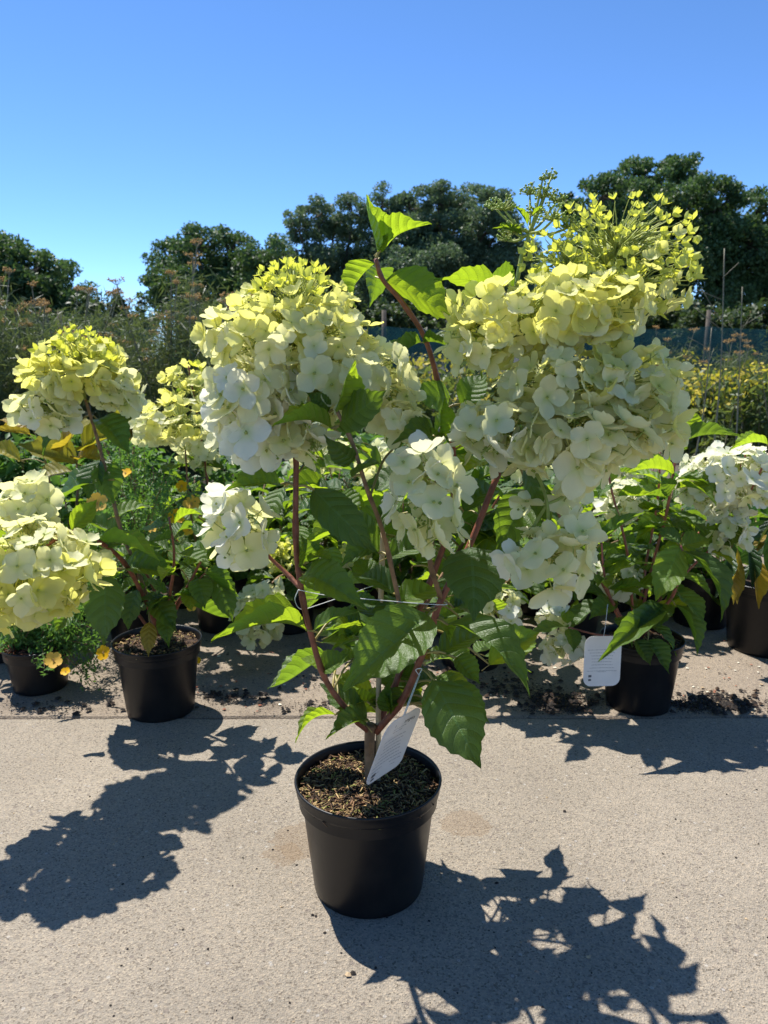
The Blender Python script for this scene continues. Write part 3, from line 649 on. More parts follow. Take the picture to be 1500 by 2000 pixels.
# flower heads: (px, py, Y, rx, ry, rz, floret radius top/bottom, class top/bottom, count)
A.head([(575, 540, 1.23, 58, 26, 58, 11, 16, 0, 0.5, 40), (578, 592, 1.22, 98, 46, 95, 16, 26, 0.4, 1.3, 84), (560, 655, 1.21, 152, 58, 130, 24, 36, 1.0, 1.9, 96), (505, 765, 1.18, 88, 64, 88, 36, 46, 2.2, 2.8, 40),
        (500, 845, 1.17, 72, 40, 70, 42, 48, 2.5, 2.8, 18), (620, 745, 1.19, 96, 66, 96, 36, 44, 2.0, 2.3, 40), (735, 745, 1.24, 66, 66, 84, 28, 38, 1.8, 2.0, 40), (770, 810, 1.25, 42, 42, 60, 28, 36, 1.9, 2.1, 18), (610, 870, 1.16, 20, 22, 24, 48, 50, 2.4, 2.5, 4)], P(576, 840, 1.21))
A.head([(1215, 470, 1.30, 128, 74, 105, 11, 19, 0, 0.3, 92), (1105, 505, 1.30, 78, 48, 70, 11, 19, 0, 0.4, 48), (1250, 550, 1.28, 100, 62, 85, 16, 25, 0.1, 0.7, 46)], P(1140, 640, 1.28), inner=0.9)
A.head([(1020, 615, 1.24, 128, 62, 105, 22, 34, 0.7, 1.6, 84), (1150, 600, 1.22, 104, 58, 95, 26, 40, 0.7, 1.8, 62), (935, 665, 1.22, 58, 46, 58, 26, 34, 1.1, 1.8, 24)], P(1110, 690, 1.27), inner=0.5)
A.head([(1110, 745, 1.22, 122, 56, 115, 28, 42, 1.4, 1.9, 60), (1230, 740, 1.24, 84, 66, 95, 28, 42, 1.3, 1.9, 46), (985, 835, 1.20, 86, 52, 85, 38, 46, 2.1, 2.4, 30), (1140, 840, 1.20, 125, 58, 105, 38, 48, 1.8, 2.1, 52), (1262, 825, 1.22, 60, 52, 78, 36, 44, 1.7, 1.9, 20), (1150, 905, 1.16, 32, 32, 38, 50, 54, 2.0, 2.2, 5), (1050, 890, 1.18, 40, 22, 40, 42, 48, 2.1, 2.3, 7)], P(1000, 880, 1.26))
A.head([(838, 985, 1.12, 62, 84, 60, 46, 54, 2.2, 2.3, 17), (818, 905, 1.13, 46, 24, 45, 44, 48, 2.8, 2.6, 6)], P(850, 985, 1.15), inner=0.1)
A.head([(472, 1030, 1.17, 54, 58, 50, 38, 46, 2.6, 2.3, 17), (440, 985, 1.18, 30, 26, 30, 40, 42, 3, 2.7, 5)], P(490, 1030, 1.2), inner=0.1)
A.head([(1085, 1100, 1.14, 62, 52, 56, 44, 52, 2.1, 2.2, 13), (1135, 1050, 1.15, 30, 40, 35, 42, 48, 2.1, 2.2, 5), (1000, 1098, 1.15, 16, 14, 16, 40, 42, 2.6, 2.6, 3)], P(1070, 1060, 1.19), inner=0.1)
A.head([(1120, 960, 1.22, 26, 30, 26, 34, 40, 2.0, 2.4, 4), (1022, 985, 1.20, 8, 8, 8, 30, 30, 2.2, 2.2, 2), (1035, 1040, 1.19, 8, 6, 8, 30, 30, 2.4, 2.4, 2)], P(1068, 985, 1.21), inner=0)
# the tight green bud spray above
b = MB(); base = P(1035, 455, 1.34)
for (px, py, w) in ((1075, 350, 20), (1060, 385, 30), (1085, 395, 26), (985, 410, 30), (965, 405, 20), (1035, 380, 24), (1080, 430, 34), (1110, 445, 30), (990, 470, 26), (1005, 455, 26), (1045, 420, 26), (1060, 350, 8)):
    q = P(px, py, 1.34+rng.uniform(-0.05, 0.05)); k = mpp(1.34)
    b.tube(smooth_path([base, base.lerp(q, 0.5)+Vector((0, 0, -0.006)), q], 3), [0.0022]*6+[0.0012], 5)
    for _ in range(int(w*1.9)):
        r_ = w*k*rng.random()**0.6; e = q+Vector((rng.gauss(0, 1), rng.gauss(0, 1), abs(rng.gauss(0, 0.9)))).normalized()*r_
        b.tube([q.lerp(e, 0.1), e], [0.0007, 0.0006], 3, 0, cap=False); b.blob(e, rng.uniform(0.0016, 0.0030), 1)
b.tube([base, P(1060, 390, 1.34), P(1077, 345, 1.34)], [0.0024, 0.0016, 0.001], 5)
link('bud_spray', b.mesh('bud_spray', [M['stalk'], M['bud']]), A.root)['label'] = 'tight green unopened bud spray at the top of the plant'
for a_, t_ in (((1030, 440, 1.34), (1000, 400, 1.31)), ((1020, 460, 1.34), (962, 447, 1.30)), ((1040, 420, 1.34), (1068, 402, 1.32))): A.leaf_px(a_, t_, 10, UP, 'lime', 0, False)
A.finish(295)

# cane, string and plant labels
b = MB(); cp = [P(748, 1040, 1.30), P(744, 1160, 1.30), P(740, 1300, 1.295)]; foot = P(738, 1440, 1.29); foot.z = 0.18
cp.append(foot); pts = smooth_path(cp, 5); b.tube(pts, [0.0048*(1.25 if i in (3, 9) else 1) for i in range(len(pts))], 8)
tag(link('bamboo_cane', b.mesh('bamboo_cane', M['cane'])), 'thin tan bamboo cane stuck upright among the stems of the lone front hydrangea', 'cane')
b = MB()
loop = [P(583, 1152, 1.20), P(640, 1163, 1.195), P(740, 1172, 1.20), P(855, 1181, 1.225), P(868, 1176, 1.25), P(800, 1150, 1.31), P(742, 1142, 1.315), P(690, 1158, 1.28), P(620, 1182, 1.235), P(588, 1190, 1.215), P(576, 1172, 1.205)]
b.tube(smooth_path(loop+[loop[0]], 4), 0.0007, 5)
tag(link('string_tie', b.mesh('string_tie', M['string'])), 'white string looped round the reddish stems of the front hydrangea', 'string')

def plant_label(center, u, v, w, h, label, lines, title=None, marks=(), strings=(), rad=0.018, curl=0.006):
    """rounded card with print; u to the right, v up"""
    u = Vector(u).normalized(); v = Vector(v); v = (v-u*v.dot(u)).normalized(); n = u.cross(v)
    c = Vector(center); root = empty('plant_label', c, label, 'plant label', 'plant labels')
    def pt(a, bb, off): return c+u*a+v*bb+n*(off+curl*((2*bb/h)**2-1)*0.5+curl*0.6*(2*a/w)**2)
    out = []
    for cx, cy, a0 in ((w/2-rad, h/2-rad, 0), (-w/2+rad, h/2-rad, 90), (-w/2+rad, -h/2+rad, 180), (w/2-rad, -h/2+rad, 270)):
        for k in range(7):
            t = math.radians(a0+15*k); out.append((cx+rad*math.cos(t), cy+rad*math.sin(t)))
    b = MB(); m_ = len(out); rings = [1.0, 0.8, 0.55, 0.3, 0.1]
    for side, off in ((1, 0.0004), (-1, -0.0004)):
        vs = [pt(a*s_, bb*s_, off) for s_ in rings for a, bb in out]; fs = []
        for i in range(len(rings)-1):
            for k in range(m_): q = [i*m_+k, i*m_+(k+1) % m_, (i+1)*m_+(k+1) % m_, (i+1)*m_+k]; fs.append(q if side > 0 else q[::-1])
        fs.append([(len(rings)-1)*m_+k for k in range(m_)]); b.add(vs, fs)
    b.add([pt(a, bb, o_) for o_ in (0.0004, -0.0004) for a, bb in out], [[k, m_+k, m_+(k+1) % m_, (k+1) % m_] for k in range(m_)])
    link('card', b.mesh('card', M['tag']), root)
    def strip(b, a0, a1, bb, t, off=0.0008):
        seg = max(2, int((a1-a0)/0.006)); vs = []
        for k in range(seg+1):
            a = a0+(a1-a0)*k/seg; vs += [pt(a, bb-t/2, off), pt(a, bb+t/2, off)]
        b.add(vs, [[2*k, 2*k+2, 2*k+3, 2*k+1] for k in range(seg)])
    b = MB()
    for a0, a1, bb, t in lines:                              # rows of print too small to read, word by word
        x = a0*w
        while x < a1*w-0.002:
            l = rng.uniform(0.003, 0.009); strip(b, x, min(x+l, a1*w), bb*h, t); x += l+0.0013
    if b.v: link('print', b.mesh('print', M['ink_grey'], False), root)
    b = MB()
    for a0, a1, bb, t in marks: strip(b, a0*w, a1*w, bb*h, t)
    if b.v: link('print_mark', b.mesh('print_mark', M['ink'], False), root)
    if title:
        txt, a0, bb, size = title
        cu = bpy.data.curves.new('heading', 'FONT'); cu.body = txt; cu.size = size; cu.resolution_u = 2
        to = bpy.data.objects.new('heading_tmp', cu); C.objects.link(to); dg = bpy.context.evaluated_depsgraph_get()
        me = bpy.data.meshes.new_from_object(to.evaluated_get(dg)); bpy.data.objects.remove(to)
        for vv in me.vertices: vv.co = pt(a0*w+vv.co.x, bb*h+vv.co.y, 0.0009)
        me.materials.clear(); me.materials.append(M['ink']); link('heading', me, root)
    for path in strings:
        b = MB(); b.tube(smooth_path([pt(*q, 0) if len(q) == 2 and not isinstance(q, Vector) else q for q in path], 4), 0.0008, 4); link('string', b.mesh('string', M['string']), root)
    return root
R_, U_, F_ = Vector((1, 0, 0)), Vector((0, math.sin(TILT), math.cos(TILT))), Vector((0, math.cos(TILT), -math.sin(TILT)))
k = mpp(1.24)
tc_ = P(767, 1456, 1.185); F_ = (tc_-Vector((0, 0, CAM_H))).normalized(); R_ = F_.cross(Vector((0, 0, 1))).normalized(); U_ = R_.cross(F_)
uu = R_*70*k+U_*42*k+F_*0.066; vv = R_*42*k+U_*112*k-F_*0.082
knot = P(818, 1318, 1.235)
rows = [(-0.40, 0.40-0.1*(i % 3 == 2), 0.12-0.062*i, 0.0013) for i in range(9)]
plant_label(P(767, 1456, 1.185), uu, vv, 0.098, 0.134, 'slanting white plant label tied to a stem and touching the front pot soil',
            rows+[(-0.12, 0.22, 0.27, 0.0012), (-0.12, 0.16, 0.225, 0.0012)], ('Hydrangea', -0.14, 0.32, 0.012), ((-0.36, -0.24, -0.38, 0.006), (-0.36, -0.26, -0.44, 0.004), (-0.02, 0.03, 0.43, 0.003)),
            ([(0.0, 0.057), knot], [(0.004, 0.057), knot+Vector((0.002, 0, 0.001))], [knot, P(812, 1308, 1.24), P(824, 1306, 1.24), knot]), rad=0.02)
plant_label(P(1176, 1291, 1.86), (1, 0.12, -0.03), (0.07, 0.1, 1), 0.098, 0.131, 'upright white plant label hanging before the pot of the white-flowered pink-stemmed hydrangea',
            [(-0.40, 0.40, 0.22-0.06*i, 0.0011) for i in range(8)]+[(-0.1, 0.12, -0.22, 0.0012)], None, ((-0.36, -0.27, -0.30, 0.006), (-0.36, -0.28, -0.375, 0.005)),
            ([(0.0, 0.06), P(1182, 1225, 1.88), P(1187, 1180, 1.90)],), rad=0.022)

# ================================================================== left neighbour
pl = G(315, 1383); pl.z = -0.003; YL = pl.y
B = Plant('potted_hydrangea', pl, 'potted hydrangea with a heavy lime-cream head drooping low and a pale dome on top', 'hydrangea', hyd)
B.pot(0.118, 0.205, 0.02, 48); B.fibres(500, M['fib'])
def pr(pts): return [P(*q) for q in pts]
b1 = B.stem(pr([(312, 1240, YL), (290, 1185, YL-.03), (252, 1112, YL-.1), (215, 1072, YL-.18), (168, 1045, YL-.28), (128, 1042, YL-.36), (80, 1075, YL-.42)]), 0.0065, 0.004)
b2 = B.stem(pr([(305, 1240, YL), (275, 1130, YL), (238, 1040, YL), (212, 940, YL-.01), (188, 850, YL-.02), (165, 775, YL-.02)]), 0.006, 0.004, 'bark')
b3 = B.stem(pr([(315, 1240, YL+.02), (300, 1150, YL+.02), (260, 1080, YL+.03)]), 0.005, 0.003)
b4 = B.stem(pr([(318, 1240, YL), (350, 1170, YL-.03), (400, 1120, YL-.05)]), 0.004, 0.002)
b5 = B.stem(pr([(128, 1042, YL-.36), (90, 1030, YL-.34), (60, 1010, YL-.32)]), 0.003, 0.002)
for row in [
    ((207, 1122, YL-.12), (203, 1262, YL-.2), 78, FACE, 'green', 5), ((160, 820, YL), (84, 892, YL-.06), 56, (-.4, -.7, .5), 'green', 4), ((190, 818, YL), (254, 890, YL-.05), 58, (.5, -.7, .4), 'green', 1),
    ((196, 898, YL), (172, 975, YL-.04), 62, (-.3, -.9, .3), 'green', 2), ((200, 898, YL), (222, 985, YL-.04), 56, (.4, -.9, .3), 'green', 0), ((205, 940, YL-.02), (104, 990, YL+.08), 84, (-.1, -.5, .85), 'green', 0),
    ((190, 1062, YL-.2), (312, 1096, YL-.22), 42, (0, .1, 1), 'lime', 1), ((205, 1068, YL-.2), (270, 1040, YL-.1), 50, (.1, -.4, .9), 'green', 2), ((140, 1036, YL-.3), (190, 975, YL-.25), 40, (.5, -.5, .6), 'lime', 3),
    ((130, 1050, YL-.3), (190, 1110, YL-.34), 62, (.2, -.6, .7), 'green', 4), ((240, 1110, YL-.08), (350, 1125, YL-.1), 60, (.1, -.6, .7), 'green', 1), ((270, 1150, YL-.05), (250, 1230, YL-.1), 54, (-.3, -.8, .4), 'green', 2),
    ((260, 1100, YL), (330, 1060, YL+.02), 50, (.1, -.4, .9), 'green', 3), ((300, 1170, YL-.04), (345, 1235, YL-.1), 48, (.4, -.8, .4), 'green', 0), ((292, 1215, YL-.08), (290, 1283, YL-.13), 32, FACE, 'yellow', 5),
    ((322, 1200, YL-.05), (330, 1265, YL-.1), 34, (.2, -.9, .3), 'green', 4), ((385, 1130, YL-.05), (400, 1190, YL-.1), 46, (.3, -.8, .4), 'green', 1), ((350, 1110, YL-.03), (440, 1095, YL-.05), 40, UP, 'lime', 2),
    ((220, 1010, YL), (300, 990, YL+.05), 40, (0, -.3, 1), 'lime', 0), ((230, 1050, YL), (160, 1010, YL+.05), 40, (0, -.3, 1), 'green', 3), ((140, 1190, YL-.1), (108, 1235, YL-.14), 36, FACE, 'green', 3),
    ((405, 1110, YL-.03), (360, 1060, YL+.05), 48, UP, 'green', 1), ((420, 1130, YL-.02), (455, 1215, YL-.05), 46, (.3, -.8, .5), 'green', 0),
]: B.leaf_px(*row)
b6 = B.stem(pr([(318, 1240, YL), (380, 1120, YL-.05), (430, 1020, YL-.05)]), .0045, .0025); B.pairs(b6, .2, 1, 6, .125, lime=.3)
b7 = B.stem(pr([(300, 1240, YL), (230, 1150, YL-.02), (150, 1090, YL-.02)]), .0045, .0025); B.pairs(b7, .2, 1, 5, .12, lime=.2)
b8 = B.stem(pr([(318, 1240, YL), (340, 1100, YL-.1), (330, 1010, YL-.12)]), .0045, .0025); B.pairs(b8, .2, 1, 5, .12, lime=.3)
B.pairs(b3, .3, .95, 3, .11); B.pairs(b4, .3, .95, 2, .10); B.pairs(b2, .1, .35, 2, .10)
B.head([(155, 702, YL-.02, 72, 40, 72, 16, 24, .4, 1.0, 74), (150, 734, YL-.04, 92, 30, 85, 22, 30, 1, 1.6, 60), (232, 768, YL-.03, 42, 28, 40, 26, 30, 1.6, 2, 16), (148, 662, YL-.02, 36, 18, 36, 10, 14, 0, .3, 22)], P(168, 785, YL-.02))
B.head([(88, 800, YL-.08, 52, 34, 46, 28, 32, 2.2, 2.5, 18)], P(160, 800, YL-.03), inner=.2)
B.head([(52, 985, YL-.33, 46, 44, 44, 34, 38, 2.2, 1.7, 16)], P(60, 1012, YL-.32), inner=.2)
YH = YL-.44
B.head([(40, 1112, YH, 142, 98, 135, 34, 40, 1.9, 1.2, 98), (120, 1120, YH, 50, 60, 60, 34, 40, 2, 1.4, 18)], P(80, 1072, YH+.02), inner=.4)
B.finish(290)

# ================================================================== right neighbour
prt = G(1245, 1372); prt.z = -0.003; YR = prt.y
D = Plant('potted_hydrangea', prt, 'pink-stemmed hydrangea with white flower heads in a black pot with a label hanging before it', 'hydrangea', hyd)
D.pot(0.113, 0.20, 0.02, 48); D.fibres(300, M['fib'])
d1 = D.stem(pr([(1245, 1245, YR), (1275, 1205, YR-.04), (1310, 1170, YR-.08), (1328, 1120, YR-.1), (1330, 1065, YR-.1)]), .005, .0035, 'pinkstem')
d2 = D.stem(pr([(1245, 1245, YR), (1270, 1120, YR+.02), (1300, 1010, YR+.02), (1312, 940, YR), (1326, 870, YR), (1345, 830, YR)]), .0045, .0028, 'pinkstem')
d3 = D.stem(pr([(1240, 1245, YR+.03), (1262, 1100, YR+.08), (1284, 980, YR+.12), (1290, 870, YR+.14)]), .0045, .003, 'pinkstem')
d4 = D.stem(pr([(1255, 1245, YR+.02), (1330, 1130, YR+.05), (1410, 1050, YR), (1450, 990, YR-.03), (1505, 880, YR-.04)]), .0036, .0024, 'pinkstem')
d5 = D.stem(pr([(1235, 1245, YR), (1200, 1190, YR-.05), (1180, 1120, YR-.08), (1175, 1060, YR-.08)]), .004, .0025, 'pinkstem')
d6 = D.stem(pr([(1240, 1245, YR-.02), (1170, 1240, YR-.06), (1110, 1225, YR-.08)]), .0035, .002, 'pinkstem')
for row in [
    ((1328, 1068, YR-.1), (1280, 1175, YR-.2), 62, (-.2, -.8, .5), 'lime', 5), ((1332, 1066, YR-.1), (1388, 1055, YR-.08), 46, (.1, -.5, .9), 'lime', 0), ((1328, 1062, YR-.1), (1282, 1032, YR-.06), 40, (-.1, -.4, .9), 'green', 2),
    ((1334, 1075, YR-.1), (1408, 1215, YR-.18), 52, (.5, -.7, .4), 'green', 4), ((1318, 1180, YR-.1), (1362, 1280, YR-.16), 36, (.5, -.7, .4), 'green', 1), ((1290, 1195, YR-.1), (1168, 1292, YR-.28), 50, (-.2, -.7, .6), 'green', 0),
    ((1300, 1180, YR-.08), (1240, 1240, YR-.2), 56, (-.3, -.8, .5), 'green', 2), ((1265, 1250, YR-.1), (1308, 1316, YR-.16), 40, (.4, -.85, .3), 'green', 3), ((1240, 1250, YR-.1), (1270, 1300, YR-.14), 36, (.2, -.9, .3), 'green', 1),
    ((1345, 842, YR), (1352, 796, YR-.02), 34, (.1, -.9, .2), 'lime', 3), ((1328, 868, YR), (1448, 852, YR-.04), 22, (0, .1, 1), 'green', 1), ((1326, 882, YR), (1318, 850, YR-.03), 34, (-.4, -.7, .4), 'green', 0),
    ((1318, 930, YR), (1222, 924, YR-.05), 28, (0, .05, 1), 'lime', 1), ((1318, 938, YR), (1408, 975, YR-.06), 36, (.2, -.4, .9), 'green', 4), ((1312, 960, YR), (1290, 930, YR-.04), 36, (-.3, -.8, .3), 'green', 2),
    ((1500, 868, YR-.04), (1424, 880, YR-.06), 34, (-.1, .05, 1), 'lime', 1), ((1175, 1060, YR-.08), (1262, 1000, YR-.12), 34, UP, 'green', 0), ((1172, 1062, YR-.08), (1195, 1010, YR-.05), 34, UP, 'lime', 3),
    ((1185, 1120, YR-.08), (1280, 1100, YR-.12), 40, UP, 'lime', 2), ((1190, 1150, YR-.07), (1262, 1168, YR-.12), 40, UP, 'lime', 0), ((1110, 1225, YR-.08), (1032, 1240, YR-.14), 32, (-.1, -.4, .9), 'green', 2),
    ((1112, 1228, YR-.08), (1120, 1275, YR-.14), 34, (.2, -.8, .5), 'green', 0), ((1108, 1218, YR-.08), (1105, 1190, YR-.05), 26, UP, 'lime', 4), ((1195, 1180, YR-.06), (1150, 1210, YR-.1), 40, (-.3, -.7, .6), 'green', 1),
    ((1310, 1010, YR), (1345, 1040, YR-.05), 34, UP, 'green', 5), ((1296, 1020, YR+.02), (1240, 1060, YR-.04), 40, UP, 'lime', 1), ((1440, 1010, YR), (1400, 1080, YR-.03), 36, FACE, 'green', 1),
]: D.leaf_px(*row)
d8 = D.stem(pr([(1235, 1245, YR), (1165, 1120, YR-.02), (1105, 1030, YR-.02), (1070, 960, YR)]), .0042, .0026, 'pinkstem'); D.pairs(d8, .15, 1, 8, .13, lime=.3)
d9 = D.stem(pr([(1240, 1245, YR), (1225, 1080, YR), (1195, 960, YR), (1185, 900, YR)]), .0042, .0026, 'pinkstem'); D.pairs(d9, .15, 1, 8, .13, lime=.3)
d7 = D.stem(pr([(1250, 1245, YR+.02), (1340, 1080, YR+.1), (1420, 960, YR+.12), (1470, 860, YR+.1)]), .0042, .0026, 'pinkstem')
D.pairs(d1, .1, .7, 3, .12, droop=.4, lime=.4); D.pairs(d2, .1, .6, 7, .13, lime=.4); D.pairs(d3, .1, .95, 9, .125, lime=.4); D.pairs(d5, .2, .9, 4, .11, lime=.4); D.pairs(d4, .15, .6, 4, .11, lime=.4); D.pairs(d7, .1, .95, 9, .13, lime=.4)
D.head([(1440, 930, YR+.03, 100, 52, 90, 22, 26, 2.9, 2.7, 84), (1385, 960, YR+.02, 52, 34, 50, 22, 26, 2.8, 2.6, 24)], P(1450, 990, YR), inner=.3)
D.head([(1428, 1030, YR-.02, 34, 44, 40, 22, 26, 2.7, 2.5, 22)], P(1440, 1005, YR), inner=.2)
D.head([(1210, 975, YR+.1, 38, 36, 36, 20, 24, 2.9, 2.8, 24)], P(1284, 985, YR+.12), inner=.2)
D.head([(1206, 1128, YR+.02, 38, 34, 36, 20, 24, 2.9, 2.7, 22)], P(1190, 1150, YR-.05), inner=.2)
D.head([(1100, 1262, YR-.05, 36, 30, 32, 20, 24, 2.8, 2.5, 18)], P(1115, 1228, YR-.08), inner=.2)
D.finish(250)

# ================================================================== second row of hydrangeas
def rear(px, Y, label, stems, heads, leaflen=.135, pot=(.12, .20), n=6):
    p = P(px, 1000, Y); p.z = -0.003
    H = Plant('potted_hydrangea', p, label, 'hydrangea', hyd); H.pot(*pot, seg=32)
    for st in stems:
        path = H.stem([p+Vector((rng.uniform(-.02, .02), rng.uniform(-.02, .02), .17))]+pr(st), .005, .003, rng.choice(['stem', 'bark']), sides=6)
        H.pairs(path, .06, 1.0, n, leaflen, lime=.3)
    for lobes, anc in heads: H.head(lobes, P(*anc), inner=.2)
    H.finish(150); return H
rear(430, 2.68, 'hydrangea with two small greenish cream heads standing behind the shrubs with yellow flowers', [[(400, 1120, 2.68), (372, 1000, 2.6), (362, 880, 2.55)], [(420, 1100, 2.68), (408, 960, 2.6), (392, 850, 2.6), (368, 715, 2.6)], [(450, 1120, 2.68), (480, 1020, 2.68)], [(420, 1130, 2.6), (330, 1040, 2.5)]],
     [([(350, 822, 2.5, 78, 40, 70, 16, 20, 1.2, 1.8, 60), (300, 840, 2.5, 34, 22, 34, 18, 20, 1.8, 2, 14)], (362, 880, 2.55)), ([(372, 748, 2.62, 50, 36, 46, 12, 16, .6, 1.3, 44)], (385, 800, 2.6)), ([(395, 880, 2.6, 44, 36, 40, 16, 18, 1.8, 2.4, 24)], (400, 930, 2.6))])
rear(690, 2.75, 'hydrangea with several cream heads partly hidden behind the front hydrangea, one drooping to the ground', [[(640, 1120, 2.7), (560, 1120, 2.5), (510, 1160, 2.35)], [(690, 1110, 2.7), (665, 1000, 2.65), (640, 900, 2.6)], [(720, 1100, 2.75), (740, 1000, 2.7), (745, 940, 2.65)], [(700, 1120, 2.7), (680, 1060, 2.65), (690, 1000, 2.65)], [(760, 1120, 2.7), (840, 1010, 2.65), (860, 900, 2.6)]],
     [([(502, 1205, 2.28, 46, 56, 46, 20, 24, 2.2, 2.0, 34), (520, 1165, 2.3, 36, 26, 34, 20, 22, 2.4, 2.2, 12)], (512, 1160, 2.35)), ([(738, 922, 2.62, 38, 52, 40, 18, 22, 2.2, 2.2, 32)], (745, 960, 2.65)), ([(690, 1085, 2.6, 26, 22, 26, 14, 16, 1.4, 1.6, 18)], (690, 1110, 2.65)),
      ([(620, 880, 2.6, 60, 40, 50, 18, 20, 2.2, 2.4, 30)], (640, 920, 2.6)), ([(548, 1085, 2.4, 24, 30, 24, 9, 12, .2, .6, 30)], (555, 1125, 2.5))])
rear(925, 2.34, 'hydrangea with low cream heads standing between the front hydrangea and the label', [[(1000, 1130, 2.31), (985, 1140, 2.16), (975, 1160, 2.06)], [(1000, 1110, 2.36), (1010, 1000, 2.36), (1020, 930, 2.36)], [(960, 1120, 2.36), (930, 1020, 2.36), (940, 930, 2.36)], [(1040, 1130, 2.31), (1080, 1040, 2.26), (1110, 960, 2.26)], [(960, 1130, 2.2), (1000, 1060, 2.1), (1040, 1000, 2.05)], [(1000, 1140, 2.2), (1080, 1090, 2.05), (1140, 1040, 2.0)], [(930, 1120, 2.2), (950, 1020, 2.1), (980, 960, 2.05)], [(900, 1130, 2.2), (860, 1060, 2.1)]],
     [([(972, 1186, 2.04, 44, 40, 40, 18, 22, 2.2, 2.3, 30)], (980, 1150, 2.06)), ([(1030, 905, 2.34, 40, 30, 36, 14, 18, 1.6, 1.8, 26)], (1022, 940, 2.36)), ([(1082, 1205, 2.01, 30, 22, 28, 18, 20, 2.6, 2.6, 14)], (1075, 1180, 2.06))])
rear(1385, 2.72, 'green leafy hydrangea in a black pot with one small white head behind the pink-stemmed one', [[(1380, 1120, 2.7), (1370, 1030, 2.7)], [(1400, 1120, 2.7), (1440, 1040, 2.7), (1460, 960, 2.7)], [(1360, 1120, 2.7), (1310, 1030, 2.7), (1250, 960, 2.7)]], [([(1225, 905, 2.72, 34, 40, 34, 12, 14, 2.3, 2.5, 34)], (1250, 960, 2.7))])

# leafy young hydrangeas filling the second row
for px, Y, h in ((470, 2.75, .40), (560, 2.66, .36), (610, 2.95, .46), (800, 2.62, .40), (870, 2.9, .46), (910, 2.6, .36), (1060, 2.85, .42), (1130, 2.62, .36), (1200, 2.9, .44), (1300, 2.85, .42), (60, 2.55, .34), (140, 2.8, .40), (350, 2.95, .44), (730, 3.0, .5), (-20, 2.4, .34)):
    p = P(px, 1000, Y); p.z = -0.003
    H = Plant('young_hydrangea', p, 'flowerless leafy young hydrangea filling the shaded second row of pots', 'hydrangea', 'flowerless young hydrangeas'); H.pot(.105, .15, seg=28)
    for i in range(7):
        a = i*.9+rng.random(); e = Vector((math.cos(a), math.sin(a), 0))
        path = H.stem([p+e*.02+Vector((0, 0, .14)), p+e*.08+Vector((0, 0, .14+h*.45)), p+e*rng.uniform(.08, .22)+Vector((0, 0, h*rng.uniform(.75, 1.15)+.06))], .004, .0025, 'bark', sides=5)
        H.pairs(path, .0, 1.0, 6, .13, lime=.3, droop=.7)
# ================================================================== other nursery plants
# leathery drooping plant at the far right
pg = G(1492, 1262); pg.z = -0.003
L_ = Plant('potted_rhododendron', pg, 'plant with long drooping leathery leaves, some yellow, in a large black pot', 'shrub'); L_.pot(.15, .24, .02, 48)
lp = L_.stem([pg+Vector((0, 0, .2)), pg+Vector((0, 0, .34)), pg+Vector((.01, -.02, .46))], .008, .006, 'bark')
for kx in range(26):
    a = kx*2.4; e = Vector((math.cos(a), math.sin(a), 0)); base = lp[-1-(kx % 5)]+e*.02
    tipp = base+e*rng.uniform(.08, .15)+Vector((0, 0, rng.uniform(-.22, -.05)))
    L_.leaf(base, tipp, .034, e+Vector((0, 0, .5)), 'lanceyellow' if kx % 6 == 0 else 'lance', None, False)
for bx, tx, kd in (((1425, 1075), (1408, 1150), 'lance'), ((1440, 1070), (1440, 1180), 'lanceyellow'), ((1470, 1080), (1482, 1190), 'lanceyellow'), ((1460, 1060), (1470, 1150), 'lance'), ((1425, 1100), (1432, 1182), 'lanceyellow')):
    L_.leaf_px((*bx, pg.y-.1), (*tx, pg.y-.16), 26, FACE, kd, None, False)

